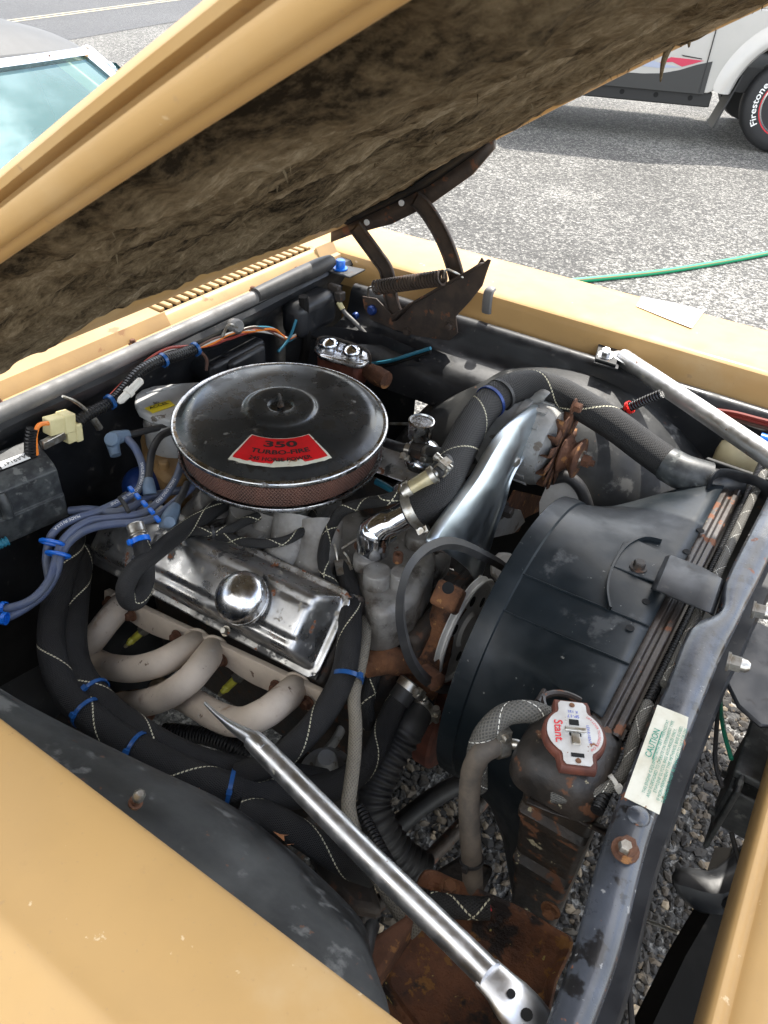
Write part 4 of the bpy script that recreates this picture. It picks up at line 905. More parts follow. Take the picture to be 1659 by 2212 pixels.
# pulley and balancer
pc = Vector((-.318, .012, .668))
mb = MB(); mb.lathe([(.074, 0), (.088, .0), (.0885, .002), (.082, .006), (.082, .008), (.0885, .0115), (.087, .0135), (.083, .0135), (.080, .009), (.066, .006), (.03, .007), (.025, .012), (0, .012)], pc, (1, 0, 0), 56); pu = part('pump_pulley', mb, 'pulley_alu', eng, 35)
for k in range(6):
    an = k * math.pi / 3 + .35; c = pc + Vector((.0062, .054 * math.cos(an), .054 * math.sin(an))); mb = MB(); mb.lathe([(.0085, 0), (.0085, .0015)], c, (1, 0, 0), 14); part('pulley_hole', mb, 'hole_dark', pu)
mb = MB(); mb.lathe([(.05, 0), (.095, 0), (.097, .006), (.097, .03), (.09, .035), (.03, .035), (.02, .05), (0, .05)], Vector((-.335, .012, .455)), (1, 0, 0), 48); part('balancer', mb, 'cap_rust', eng, 35)
mb = MB()
for k in range(5):
    an = k * 1.2566; d_ = Vector((0, math.cos(an), math.sin(an))); t_ = Vector((1, 0, 0)).cross(d_)
    mb.box(Vector((-.235, .03, .66)) + d_ * .11, (.14, .06, .003), (d_, (t_ * .85 + Vector((.5, 0, 0))).normalized(), (Vector((1, 0, 0)) * .85 - t_ * .5).normalized()))
mb.lathe([(.04, -.01), (.04, .02), (0, .02)], Vector((-.24, .03, .66)), (1, 0, 0), 20); mb.lathe([(.02, -.06), (.02, 0)], Vector((-.23, .03, .66)), (1, 0, 0), 16); part('fan', mb, 'iron_dark', eng)
# timing cover
mb = MB(); mb.box((-.352, .01, .56), (.03, .2, .30)); part('timing_cover', mb, 'iron_dark', eng, bevel=.01)
# fuel pump with stub
c = P(706, 1668, z=.50); mb = MB(); mb.lathe([(.036, -.02), (.040, -.006), (.042, 0), (.040, .004), (.018, .008), (.016, .04), (.013, .046), (0, .046)], c, (.05, -.1, 1), 28); part('fuel_pump', mb, 'alternator_alu', eng, 40)
# frame and oil pan clutter low in the bay
low = thing('front_subframe', 'dark greasy subframe rails low in the engine bay', 'subframe', Vector((-.4, 0, .15)))
mb = MB(); mb.box((-.45, -.36, .30), (1.0, .08, .12)); part('rail', mb, 'iron_dark', low, bevel=.01)
mb = MB(); mb.box((-.45, .36, .30), (1.0, .08, .12)); part('rail', mb, 'iron_dark', low, bevel=.01)
mb = MB(); mb.box((-.52, 0, .25), (.16, .7, .10)); part('crossmember', mb, 'iron_dark', low, bevel=.015)
mb = MB(); mb.tube([Vector((-.30, -.36, .30)), Vector((-.24, -.1, .27)), Vector((-.22, .15, .27)), Vector((-.30, .36, .30))], .013, 10); part('sway_bar', mb, 'iron_dark', low)
mb = MB(); pts_ = [(640, 1780), (760, 1800), (800, 1880), (830, 1970), (760, 1960), (690, 1880)]; mb.prism([P(u, v, z=.55) for u, v in pts_], (0, 0, -.03)); part('shock_tower', mb, 'iron_dark', low, bevel=.01)
mb = MB(); pts_ = [(935, 1880), (1000, 1840), (1070, 1870), (1040, 1930), (960, 1930)]; mb.prism([P(u, v, z=.50) for u, v in pts_], (0, 0, -.02)); part('horn_bracket', mb, 'iron_dark', low, bevel=.008)

# ================================================================ BREATHER CAP
c = V(.745, .47, .056)
bx = (E3 + Vector((0, -.10, .25))).normalized()
bc = part('breather_cap', MB().lathe([(.020, -.004), (.020, .010), (.033, .011), (.0365, .014), (.0372, .020), (.0365, .028), (.033, .036), (.024, .043), (.012, .0465), (0, .0475)], c, bx, 40), 'breather_chrome', None, 45)
tag(bc, 'round chrome breather cap standing on the near valve cover', 'breather cap')
part('lower_band', MB().lathe([(.0376, .012), (.0382, .0135), (.0382, .0165), (.0376, .018)], c, bx, 40), 'rim_chrome', bc)

# ================================================================ AIR CLEANER
AT = R(3.0); AX = Vector((.65 * math.sin(AT), -.76 * math.sin(AT), math.cos(AT))).normalized(); AA, AB = frame(AX, (1, 0, 0)); AC = Vector((-.69, .035, .898)) + AX * .020; SA = .962
ac = thing('air_cleaner', 'round black chrome air cleaner with a red sticker on its lid', 'air cleaner', AC - Vector((0, 0, .09)))
lidp = [(r * SA, h) for r, h in [(0, .0006), (.017, .0006), (.0185, .0015), (.020, .0048), (.024, .0062), (.050, .0064), (.0555, .0052), (.0585, .0020), (.061, -.0002), (.066, -.001), (.10, -.002), (.140, -.0048), (.152, -.0072), (.160, -.0115), (.1665, -.0165), (.170, -.0182)]]
lid = part('lid', MB().lathe(lidp, AC, AX, 96), 'lid_chrome', ac, 60)
part('rim', MB().lathe([(r * SA, h) for r, h in [(.1698, -.0182), (.1735, -.0176), (.1768, -.0180), (.1785, -.0200), (.1788, -.0235), (.1775, -.0265), (.172, -.028), (.165, -.028)]], AC, AX, 96), 'rim_chrome', lid, 60)
part('filter_element', MB().lathe([(.156, -.074), (.1592, -.07), (.1592, -.03), (.156, -.027)], AC, AX, 128), 'filter_mesh', ac, 60)
part('base_pan', MB().lathe([(r * SA, h) for r, h in [(.06, -.092), (.12, -.086), (.16, -.078), (.168, -.0745), (.1695, -.071), (.172, -.0705), (.1735, -.073), (.1725, -.077), (.165, -.084), (.13, -.097), (.06, -.104)]], AC, AX, 96), 'rim_chrome', ac, 60)
mb = MB(); mb.lathe([(.0026, 0), (.0026, .014), (0, .014)], AC, (0, 0, 1), 8); mb.lathe([(.0055, .002), (.0045, .008)], AC, (0, 0, 1), 10)
mb.tube([AC + Vector(v) for v in ((-.003, .003, .005), (-.009, .009, .010), (-.011, .0105, .016))], [.0026, .003, .0018], 8); mb.tube([AC + Vector(v) for v in ((.003, -.003, .005), (.008, -.007, .009), (.010, -.008, .014))], [.0026, .003, .0018], 8)
part('wing_nut', mb, 'iron_dark', lid)
# sticker: annular sector facing the viewer's side
def onlid(r, an):  # lid height at radius r
    for (r0, h0), (r1, h1) in zip(lidp, lidp[1:]):
        if r0 <= r <= r1: h = h0 + (h1 - h0) * (r - r0) / (r1 - r0 + 1e-9)
    return AC + AA * (r * math.cos(an)) + AB * (r * math.sin(an)) + AX * h
def pol(u, v):
    p = P(u, v, z=AC.z - .003) - AC; return math.hypot(p.x, p.y), math.atan2(p.dot(AB), p.dot(AA))
print('sticker', [tuple(round(q, 3) for q in pol(*p)) for p in ((547, 946), (667, 943), (710, 978), (497, 988), (600, 1003), (605, 950))])
ra0, an0 = pol(605, 1000); AM = an0
mb = MB(); rows = []; rows2 = []
rs = random.Random(2)
for i in range(37):
    an = AM + R(-31 + 62 * i / 36); rows.append([onlid(r, an) + Vector((0, 0, .0006)) for r in (.0835, .097, .111, .125, .1345, .142, .1455 + .0012 * rs.random())])
mb.grid(rows); st = part('sticker', mb, 'label_cream', ac, 60)
rows = []
for i in range(37):
    an = AM + R(-29.5 + 59 * i / 36); rows.append([onlid(r, an) + Vector((0, 0, .0010)) for r in (.085, .097, .111, .125, .1345, .1405 - .004 * max(0, fbm((i * .5, 1, 1), 3)) - (.01 if 15 < i < 27 else 0) * (.5 + .5 * rs.random()))])
mb = MB(); mb.grid(rows); part('red_field', mb, 'sticker_red', st, 60)
mb = MB(); mb2 = MB()
for tx, rad, size, sq, bold in (('350', .0985, .0185, 1.8, .035), ('TURBO-FIRE', .1165, .0130, 1.22, .035), ('245 HORSE POWER', .1325, .0108, .98, .03)):
    vs, fs = text_verts(tx, size, bold); pts_ = []
    for v in vs:
        r = rad - v.y + size * .35; an = AM + v.x * sq / rad
        pts_.append(onlid(min(r, .1695), an) + Vector((0, 0, .0013)))
    mb.add(pts_, [tuple(reversed(f)) for f in fs])
part('lettering', mb, 'ink_black', st)

# ================================================================ RADIATOR AND SHROUD
rad = thing('radiator', 'black radiator with rusty side tank behind the support beam', 'radiator', Vector((-.075, .06, .38)))
RY0, RY1 = -.235, .345
mb = MB(); mb.box((-.052, .06, .62), (.036, RY1 - RY0, .46)); part('core', mb, 'black_flat', rad)
prof = [(-.070, .846), (-.0695, .866), (-.067, .8705), (-.058, .8715), (-.0525, .8735), (-.0495, .8735), (-.0475, .8690), (-.0425, .8690), (-.0405, .8735), (-.034, .8735), (-.0315, .870), (-.031, .80)]
mb = MB(); mb.grid([[Vector((x, y, z)) for x, z in prof] for y in [RY0 + .02 + i * .05 for i in range(12)]]); part('top_rail', mb, 'rail_brown', rad, 35, bevel=.001)
mb = MB(); mb.tube([Vector((-.022, y, .860)) for y in (-.30, -.1, .1, .3, .5)], .007, 10); lm = part('wire_loom', mb, 'loom', None); tag(lm, 'black corrugated wire loom between radiator and support beam', 'wire loom')
mb = MB(); mb.tube([Vector((-.0135, y, .878)) for y in (-.12, .1, .25, .4)] , .0065, 10); tag(part('sleeved_cable', mb, 'braid_grey'), 'grey sleeved cable lying beside the top of the support beam', 'cable')
# near side tank
mb = MB()
def tankring(z, y0, y1, x0, x1, r, n=6):
    out = []
    for cx_, cy_, a0 in ((x1 - r, y1 - r, 0), (x0 + r, y1 - r, 90), (x0 + r, y0 + r, 180), (x1 - r, y0 + r, 270)):
        for k in range(n + 1): an = R(a0 + 90 * k / n); out.append(Vector((cx_ + r * math.cos(an), cy_ + r * math.sin(an), z)))
    return out
TX0, TX1, TY0, TY1 = -.122, -.016, -.302, -.196
mb.grid([tankring(.828, TY0, TY1, TX0, TX1, .03), tankring(.845, TY0, TY1, TX0, TX1, .032), tankring(.862, TY0 + .004, TY1, TX0 + .004, TX1 - .004, .034), tankring(.872, TY0 + .014, TY1 - .008, TX0 + .014, TX1 - .014, .034), tankring(.876, TY0 + .03, TY1 - .02, TX0 + .03, TX1 - .03, .02)], True)
tk = part('side_tank', mb, 'tank_black', rad, 50)
mb.f = []; mb = MB(); mb.prism(tankring(.8765, TY0 + .0295, TY1 - .0195, TX0 + .0295, TX1 - .0295, .02), (0, 0, -.002)); part('tank_top', mb, 'tank_black', rad)
q = tankring(.8625, -.225, TY1 + .012, TX0 - .002, TX1 + .005, .03)
mb = MB(); mb.tube([p for p in q], .004, 8, k=1, closed=True); part('tank_seam', mb, 'rail_brown', rad)
mb = MB(); mb.grid([tankring(z, -.272 + dy, TY1 + .02, -.104 + (.80 - z) * .09, TX1 - .004, .008) for z, dy in ((.825, .0), (.765, .0), (.761, -.009), (.750, -.009), (.746, .0), (.665, .004), (.661, -.006), (.650, -.006), (.646, .006), (.56, .01), (.42, .012))], True); part('side_tank', mb, 'tank_black', rad, 35)
mb = MB(); a_ = P(1150, 1722, z=.80); mb.grid([[P(u, v, z=.795) for u, v in ((1145, 1722), (1200, 1745), (1255, 1762), (1330, 1800))], [P(u, v, z=.795) + Vector((.0, -.012, .004)) for u, v in ((1145, 1722), (1200, 1745), (1255, 1762), (1330, 1800))]]); part('tank_lip', mb, 'rail_brown', rad, solid=.002)
for u, v in ((1190, 1965), (1150, 1790)): bolt(P(u, v, z=.66), (0, -1, .2), .008, .008, 'rust_orange', rad)
# far inlet neck and strap
mb = MB(); c = P(1585, 1035, z=.865)
mb.tube([P(1522, 1038, z=.866), P(1560, 1045, z=.868), P(1600, 1048, z=.868)], [.022, .022, .018], 14); part('inlet_neck', mb, 'black_paint', rad)
mb = MB(); sp_ = [P(1530, 1070, z=.85), P(1535, 1038, z=.885), P(1556, 1022, z=.893), P(1600, 1030, z=.893), P(1650, 1048, z=.893), P(1659, 1080, z=.86)]
mb.tube(sp_, .012, 8, flat=(.3, 1)); part('mount_strap', mb, 'black_paint', rad, 30)
# shroud
shr = []
SC = Vector((0, .055, .66)); SR = .228
def circ(an, r=SR): return (SC.y + r * math.cos(an), SC.z + r * math.sin(an))
def rect(an):
    y0, y1, z0, z1 = -.20, .345, .36, .8775
    c_, s_ = math.cos(an), math.sin(an); ty = ((y1 - SC.y) / c_ if c_ > 1e-6 else (y0 - SC.y) / c_ if c_ < -1e-6 else 9); tz = ((z1 - SC.z) / s_ if s_ > 1e-6 else (z0 - SC.z) / s_ if s_ < -1e-6 else 9)
    t = min(ty, tz); return SC.y + c_ * t, SC.z + s_ * t
angs = [2 * math.pi * k / 180 for k in range(180)]
def blend(an, t):
    a_, b_ = circ(an), rect(an); return a_[0] + (b_[0] - a_[0]) * t, a_[1] + (b_[1] - a_[1]) * t
rows = []
for x, t, rofs in ((-.246, 0, -.006), (-.250, 0, -.003), (-.250, 0, .002), (-.243, 0, .002), (-.23, .0, 0), (-.205, .14, 0), (-.17, .36, 0), (-.135, .60, 0), (-.10, .83, 0), (-.075, .97, 0), (-.057, 1, 0)):
    rr = []
    for an in angs:
        tt = t
        if R(95) < an < R(300): tt = t ** (1 + .8 * sm(R(95), R(130), an))
        y, z = blend(an, tt); d_ = math.hypot(y - SC.y, z - SC.z); k = (d_ + rofs) / d_
        rr.append(Vector((x, SC.y + (y - SC.y) * k, SC.z + (z - SC.z) * k)))
    rows.append(rr)
shrows = rows
mb = MB(); mb.grid(rows, True); shd = part('fan_shroud', mb, 'shroud', rad, 32, solid=.003); shd['label'] = 'scuffed black plastic fan shroud'
for ia in (57, 64):
    mb = MB(); mb.tube([rr_[ia] + Vector((0, -.0005, .001)) for rr_ in shrows[4:]], .0013, 6, k=2); part('shroud_seam', mb, 'shroud', rad)
mb = MB(); mb.grid([[Vector((x, SC.y + (SR + dr_) * math.cos(an), SC.z + (SR + dr_) * math.sin(an))) for an in angs] for x, dr_ in ((-.2505, .0), (-.2515, .0028), (-.238, .0045), (-.226, .0035), (-.224, .0))], True); part('shroud_lip', mb, 'shroud', rad, 30)
arc = [P(u, v, z=.8825) for u, v in ((1425, 1166), (1390, 1160), (1355, 1175), (1330, 1205), (1315, 1240), (1310, 1275), (1316, 1312))]
mb = MB(); A_ = spline(arc, 5); mb.grid([[p - dz_ * .006 for p in A_], [p + dz_ * .002 for p in A_], [p + dz_ * .002 + Vector((.003, 0, 0)) for p in A_], [p - dz_ * .006 + Vector((.003, 0, 0)) for p in A_]]); part('shroud_rib', mb, 'shroud', rad)
mb = MB(); mb.prism([P(u, v, z=.879) for u, v in ((1345, 1175), (1372, 1168), (1450, 1205), (1420, 1262), (1318, 1225))], (0, 0, .003)); part('mount_pad', mb, 'shroud', rad, bevel=.001)
bolt(P(1379, 1226, z=.882), (0, 0, 1), .008, .009, 'iron_dark', rad)
mb = MB(); mb.grid([[P(u, v, z=z) for u, v, z in r_] for r_ in (((1408, 1275, .884), (1440, 1205, .884)), ((1418, 1278, .892), (1450, 1202, .892)), ((1480, 1305, .893), (1510, 1225, .893)), ((1500, 1312, .899), (1530, 1235, .899)), ((1530, 1325, .899), (1555, 1250, .899)), ((1536, 1330, .88), (1562, 1255, .88)))]); part('mount_clamp', mb, 'black_paint', rad, 35, solid=.003, bevel=.001)
for u, v in ((1513, 1146), (1484, 1192), (1396, 1300), (1361, 1357)):
    mb = MB(); mb.lathe([(.0055, 0), (.0055, .0006), (.0042, .0006)], P(u, v, z=.8778), (0, 0, 1), 12); part('shroud_hole', mb, 'hole_dark', rad)
# ---- radiator cap
cc = P(1240, 1588, z=.888)
ry_ = (P(1248, 1662, z=.888) - P(1232, 1520, z=.888)).normalized(); rx_ = Vector((-ry_.y, ry_.x, 0))
if rx_.x < 0: rx_ = -rx_
def capout(r, ear, n=64, wd=.0155):
    out = []
    for k in range(n):
        an = 2 * math.pi * k / n; c_, s_ = math.cos(an), math.sin(an)
        l = r
        if abs(s_) > .6: l = max(r, min(ear / abs(s_), wd / max(abs(c_), 1e-4)))
        out.append((c_ * l, s_ * l))
    return out
def capring(r, ear, h, wd=.0155): return [cc + rx_ * x + ry_ * y + Vector((0, 0, h)) for x, y in capout(r, ear, wd=wd)]
rc = part('radiator_cap', MB().grid([capring(.030, .040, -.010, .0175), capring(.0325, .0425, -.006, .0195), capring(.0325, .0425, .001, .0195), capring(.0305, .0405, .0035, .0175), capring(.02, .02, .004, .02)], True), 'cap_rust', rad, 40); rc['label'] = 'rust rimmed silver pressure cap'
mb = MB(); mb.prism(capring(.0285, .0385, .0042, .0145), (0, 0, .0008)); part('cap_face', mb, 'cap_silver', rc)
mb = MB(); mb.lathe([(.022, -.02), (.022, -.006)], cc, (0, 0, 1), 24); part('neck', mb, 'cap_rust', rc)
mb = MB(); mb.box(cc + Vector((0, 0, .008)) + ry_ * -.001, (.022, .005, .003), (rx_, ry_, Vector((0, 0, 1)))); mb.box(cc + Vector((0, 0, .006)) + ry_ * .009, (.009, .014, .002), (rx_, ry_, Vector((0, 0, 1)))); part('lever', mb, 'zinc', rc, bevel=.001)
for o_, sx, sy in ((-.012, .010, .007), (.003, .012, .004), (.0275, .013, .0045)):
    mb = MB(); mb.box(cc + ry_ * o_ + Vector((0, 0, .0052)), (sx, sy, .0006), (rx_, ry_, Vector((0, 0, 1)))); part('slot', mb, 'hole_dark', rc)
for o_ in (-.034, .034):
    mb = MB(); mb.lathe([(.003, .005), (.0025, .0062), (0, .0064)], cc + ry_ * o_, (0, 0, 1), 12); part('rivet', mb, 'rust_orange', rc)
up0 = cc + Vector((0, 0, .0051))
mb = MB(); put_text(mb, 'Stant.', .0125, up0 - rx_ * .0205 + ry_ * .001, ry_, rx_, .0003, .015); part('lettering', mb, 'ink_red', rc)
mb = MB(); put_text(mb, 'LEV-R-VENT', .0042, up0 + rx_ * .0125 + ry_ * .001, ry_, rx_, .0003); put_text(mb, 'SP-17', .0055, up0 - ry_ * .0215, -rx_, ry_, .0003); put_text(mb, 'R 13S', .0045, up0 - ry_ * .027, -rx_, ry_, .0003); part('lettering', mb, 'ink_blue', rc)
mb = MB()
vs, fs = text_verts('LIFT LEVER TO UNLOCK CAP', .0036); pts_ = []
for v in vs:
    an = math.pi / 2 - v.x / .024; r = .0235 + v.y; pts_.append(up0 + Vector((0, 0, .0003)) + ry_ * (-r * math.cos(an)) * -1 * 0 + (ry_ * (-math.cos(an)) * -1 + rx_ * math.sin(an)) * r)
mb.add(pts_, fs); part('lettering', mb, 'ink_red', rc)

# ================================================================ ALTERNATOR
pcn = P(1266, 996, y=.315)
al = thing('alternator', 'grey alternator with rusty finned fan and pulley beside the inner fender', 'alternator', pcn + Vector((-.10, 0, -.08)))
X1 = Vector((1, 0, 0))
def alob(an): return 1 + .05 * math.cos(an * 3 + .4)
mb = MB(); mb.lathe([(.03, -.185), (.058, -.182), (.068, -.172), (.071, -.15), (.071, -.125), (.074, -.124), (.074, -.112), (.071, -.11), (.071, -.075), (.066, -.062), (.05, -.056), (.02, -.054)], pcn, X1, 48); part('body', mb, 'alternator_alu', al, 35)
for k in range(14):
    an = k * 2 * math.pi / 14; d_ = Vector((0, math.cos(an), math.sin(an))); mb = MB(); mb.box(pcn + X1 * -.0925 + d_ * .071, (.028, .008, .006), (X1, X1.cross(d_), d_)); part('cooling_rib', mb, 'alternator_alu', al)
mb = MB()
for k in range(12):
    an = k * 2 * math.pi / 12; d_ = Vector((0, math.cos(an), math.sin(an))); t_ = X1.cross(d_)
    p0_ = pcn - X1 * .046
    mb.add([p0_ + d_ * .028 - t_ * .009, p0_ + d_ * .028 + t_ * .009, p0_ + d_ * .066 + t_ * .013, p0_ + d_ * .068 - t_ * .002, p0_ + d_ * .066 + t_ * .013 - X1 * .014, p0_ + d_ * .034 + t_ * .010 - X1 * .014], [(0, 1, 2, 3), (1, 5, 4, 2)])
mb.lathe([(.032, -.047), (.032, -.044), (.01, -.044)], pcn, X1, 24); part('cooling_fan', mb, 'rust', al, 25, solid=.0018)
mb = MB(); mb.lathe([(.014, -.044), (.034, -.040), (.035, -.037), (.024, -.028), (.024, -.024), (.035, -.014), (.0345, -.011), (.02, -.009), (.016, -.009)], pcn, X1, 40); part('pulley', mb, 'rust', al, 35)
mb = MB(); mb.lathe([(.0155, -.009), (.0155, -.006), (.008, -.006)], pcn, X1, 20); part('washer', mb, 'zinc', al)
mb = MB(); mb.lathe([(.0115, -.006), (.0115, .006), (.006, .008), (.006, .014), (0, .014)], pcn, X1, 6); part('nut', mb, 'rust', al)
mb = MB(); ea = P(1240, 880, y=.33) + Vector((-.06, 0, 0)); mb.tube([ea + Vector((-.03, 0, -.03)), ea, ea + Vector((.01, 0, .0))], .012, 10); part('mounting_ear', mb, 'alternator_alu', al)
bolt(P(1238, 877, y=.32), (1, 0, 0), .009, .012, 'rust', al)
mb = MB(); mb.prism([P(u, v, x=-.375) for u, v in ((1115, 1060), (1180, 1075), (1175, 1100), (1135, 1120), (1120, 1150), (1075, 1160), (1090, 1105))], (-.006, 0, 0)); part('lower_bracket', mb, 'rust', al, bevel=.002)
mb = MB(); mb.prism([P(u, v, x=-.37) for u, v in ((1080, 1095), (1120, 1100), (1130, 1125), (1105, 1150), (1060, 1160), (1065, 1120))], (.005, 0, 0)); part('slotted_plate', mb, 'alternator_alu', al, bevel=.001)
bolt(P(1087, 1102, x=-.36), (1, 0, 0), .011, .014, 'iron_dark', al)
# chrome support bracket
brL = [(1176, 868), (1152, 884), (1105, 922), (1069, 967), (1030, 1033), (986, 1092), (956, 1134), (937, 1170), (950, 1184)]
brR = [(1190, 874), (1186, 900), (1152, 940), (1124, 985), (1095, 1035), (1080, 1090), (1058, 1150), (1040, 1212), (1026, 1256)]
brL3 = spline([P(u, v, x=-.372 + .004 * i) for i, (u, v) in enumerate(brL)], 4); brR3 = spline([P(u, v, x=-.372 + .004 * i) for i, (u, v) in enumerate(brR)], 4)
rows = []
for i, (l, r_) in enumerate(zip(brL3, brR3)):
    t = i / (len(brL3) - 1); bow = .012 * sm(.1, .5, t) + .004
    rows.append([l + Vector((-.012, 0, -.004)), l, l.lerp(r_, .22) + X1 * bow * .8, l.lerp(r_, .45) + X1 * bow * 1.1, l.lerp(r_, .75) + X1 * bow * .4, l.lerp(r_, .93), r_ + X1 * .003, r_ + Vector((.008, .003, 0))])
mb = MB(); mb.grid(rows); brk = thing('alternator_bracket', 'long polished steel bracket rising from the engine to the alternator', 'bracket', P(985, 1200, x=-.35) - Vector((0, 0, .02)))
part('arm', mb, 'bracket_chrome', brk, 70, solid=.003, sub=1)
mb = MB(); sl = [P(u, v, x=-.3585) for u, v in ((1172, 900), (1160, 912), (1145, 930), (1132, 948))]; mb.tube(sl, .004, 8, flat=(1, .6)); part('adjust_slot', mb, 'hole_dark', brk)
bolt(P(1106, 993, x=-.355), (1, -.3, 0), .009, .010, 'zinc', brk)
# upper radiator hose
hp = PZ([(884, 1106, .870), (926, 1086, .888), (956, 1044, .90), (980, 997, .905), (1003, 952, .91), (1027, 907, .915), (1059, 868, .92), (1095, 843, .925), (1145, 832, .925), (1200, 845, .92), (1260, 877, .91), (1330, 920, .895), (1392, 966, .88), (1448, 1006, .87)])
mb = MB(); mb.tube(hp, .0262, 28, k=8); uh = part('upper_radiator_hose', mb, 'braid_black', None, 60); tag(uh, 'thick black braided hose arching from the engine to the radiator', 'hose')
mb = MB(); mb.tube(PZ([(1440, 1001, .871), (1470, 1018, .869), (1495, 1027, .868), (1530, 1037, .866)]), [.0278, .0285, .0285, .0285], 24); part('end_sleeve', mb, 'plastic_black', uh)
clampring(hp[0].lerp(hp[1], .25), hp[1] - hp[0], .0265, .014, 'zinc', uh, screw=(.5, -.3, -.6))
for t in (6, 6.6):
    i = int(t); q = hp[i].lerp(hp[i + 1], t - i); ziptie(q, hp[i + 1] - hp[i], .0266, 'blue_can' if t == 6 else 'rubber', uh, .006)
# V-belt hanging loose
bp = [(1100, 1236), (1039, 1197), (979, 1174), (929, 1182), (889, 1217), (869, 1267), (864, 1322), (872, 1377), (889, 1427), (919, 1467), (964, 1490), (1010, 1470), (1090, 1380), (1120, 1290)]
mb = MB(); mb.tube([P(u, v, x=-.292 + (.0 if i < 11 else .01)) for i, (u, v) in enumerate(bp)], .0068, 4, k=6, closed=True, flat=(.75, 1.15), ref=(1, 0, .3)); vb = part('v_belt', mb, 'rubber', None, 30); tag(vb, 'slack black rubber V-belt looped round the water pump pulley', 'belt')
mb = MB(); mb.lathe([(.026, 0), (.028, .003), (.028, .008), (.024, .012), (0, .012)], P(1085, 1228, x=-.33), (.7, -.3, .6), 24, lobes=lambda an: 1 + .03 * math.cos(an * 16)); tag(part('white_cap', mb, 'white_plate'), 'white scalloped cap half hidden behind the fan shroud', 'cap')

# ================================================================ BRACE RODS
a_ = P(1345, 772, z=.905); b_ = P(1670, 992, z=.925)
t = thing('brace_rod', 'chrome brace rod bolted between the far fender and the radiator support', 'brace rod', a_)
b2 = b_ + (b_ - a_) * .25
mb = MB(); mb.tube([a_, a_.lerp(b_, .06), a_.lerp(b_, .14), a_.lerp(b_, .5), b_, b2], .0165, 20, k=5); part('tube', mb, 'strut_steel', t, 60)
mb = MB(); mb.prism([P(u, v, z=.903) for u, v in ((1294, 738), (1340, 750), (1330, 792), (1285, 778))], (0, 0, .004)); part('mount_tab', mb, 'black_dusty', t, bevel=.001)
mb = MB(); mb.tube([a_.lerp(b_, -.05), a_, a_.lerp(b_, .08)], [.018, .019, .016], 10, flat=(.35, 1.1), ref=(0, 0, 1)); part('mount_tab', mb, 'strut_steel', t, bevel=.001)
mb = MB(); mb.prism([P(u, v, z=.898) for u, v in ((1296, 732), (1346, 744), (1334, 800), (1282, 786))], (0, 0, .003)); part('mount_plate', mb, 'black_paint', t)
bolt(P(1308, 768, z=.908), (0, -.3, .95), .0095, .012, 'strut_steel', t)
a_ = P(452, 1530, z=.74); b_ = P(1075, 2125, z=.79)
t = thing('brace_rod', 'chrome brace rod with a free flattened tip lying over the exhaust header', 'brace rod', b_)
pts_ = [P(u, v, z=z) for u, v, z in ((545, 1597, .820), (560, 1612, .821), (600, 1652, .823), (800, 1855, .838), (1000, 2050, .854), (1060, 2110, .86))]
mb = MB(); mb.tube(pts_, [.0112, .0120, .0124, .0124, .0124, .0124], 22, k=5); part('tube', mb, 'strut_steel', t, 60)
p0_, p1_, p2_, p3_, p4_ = P(443, 1519, z=.81), P(470, 1545, z=.813), P(505, 1572, z=.816), P(545, 1597, z=.820), P(572, 1624, z=.822)
mb = MB(); mb.tube([p0_, p1_, p2_, p3_, p4_], [.0024, .0038, .0075, .0116, .0121], 14, k=5, flat=(.75, 1), ref=(1, -1, 0)); part('flattened_tip', mb, 'strut_steel', t, 60)
mb = MB(); mb.tube([P(1050, 2100, z=.859), P(1080, 2130, z=.860), P(1105, 2160, z=.858), P(1140, 2200, z=.852), P(1165, 2235, z=.846)], [.0124, .0135, .016, .017, .017], 16, flat=(.45, 1.15), ref=(0, 0, 1)); part('mount_end', mb, 'strut_steel', t, 60)
mb = MB(); mb.lathe([(.0036, 0), (.0036, .001)], P(1104, 2147, z=.867), (0, 0, 1), 12); part('end_hole', mb, 'hole_dark', t)
mb = MB(); mb.lathe([(.0048, 0), (.0048, .001)], P(1138, 2192, z=.862), (.0, 0, 1), 12); part('end_hole', mb, 'hole_dark', t)

# ================================================================ HOSES
def hose(name, label, pts_, r, m='braid_black', n=20, k=7, cat='hose', mod=None, group=None, flat=None):
    mb = MB(); mb.tube(pts_, r, n, k=k, mod=mod, flat=flat); return tag(part(name, mb, m, None, 60), label, cat, group)
def along(pts_, t):
    i = min(int(t), len(pts_) - 2); return pts_[i].lerp(pts_[i + 1], t - i), pts_[i + 1] - pts_[i]
A1 = PZ([(160, 1120, .74), (152, 1180, .73), (128, 1270, .715), (113, 1350, .70), (118, 1430, .69), (150, 1502, .68), (205, 1556, .675), (285, 1612, .67), (380, 1662, .665), (470, 1697, .66), (560, 1712, .65), (650, 1712, .635), (724, 1697, .62), (772, 1668, .61), (806, 1629, .61), (828, 1581, .62), (854, 1523, .635), (880, 1488, .65)])
h1 = hose('heater_hose', 'long black braided heater hose sweeping round the exhaust header to the water pump', A1, [.0205, .0205, .0205, .021, .0215, .0205, .019, .0165, .0155], 'braid_black', 24)
A2 = PZ([(178, 1190, .71), (165, 1300, .695), (160, 1390, .685), (176, 1455, .68), (225, 1518, .675), (290, 1570, .668), (370, 1618, .66), (450, 1650, .65), (540, 1668, .64), (640, 1680, .62), (700, 1690, .60)])
h2 = hose('heater_hose', 'black braided heater hose running inside the long one past the headers', A2, .0185, 'braid_black', 22)
for t, hd_ in ((5.7, (1, -1, .6)), (7.1, (1, -1, 1)), (9.3, (0, -1, 1))):
    p, d_ = along(A1, t); q, _ = along(A2, max(0, t - 1.0)); 
    mb = MB(); c = p; dd = d_.normalized(); 
    ziptie(p, d_, .0215, 'blue_tie', h1, .0055, hd_)
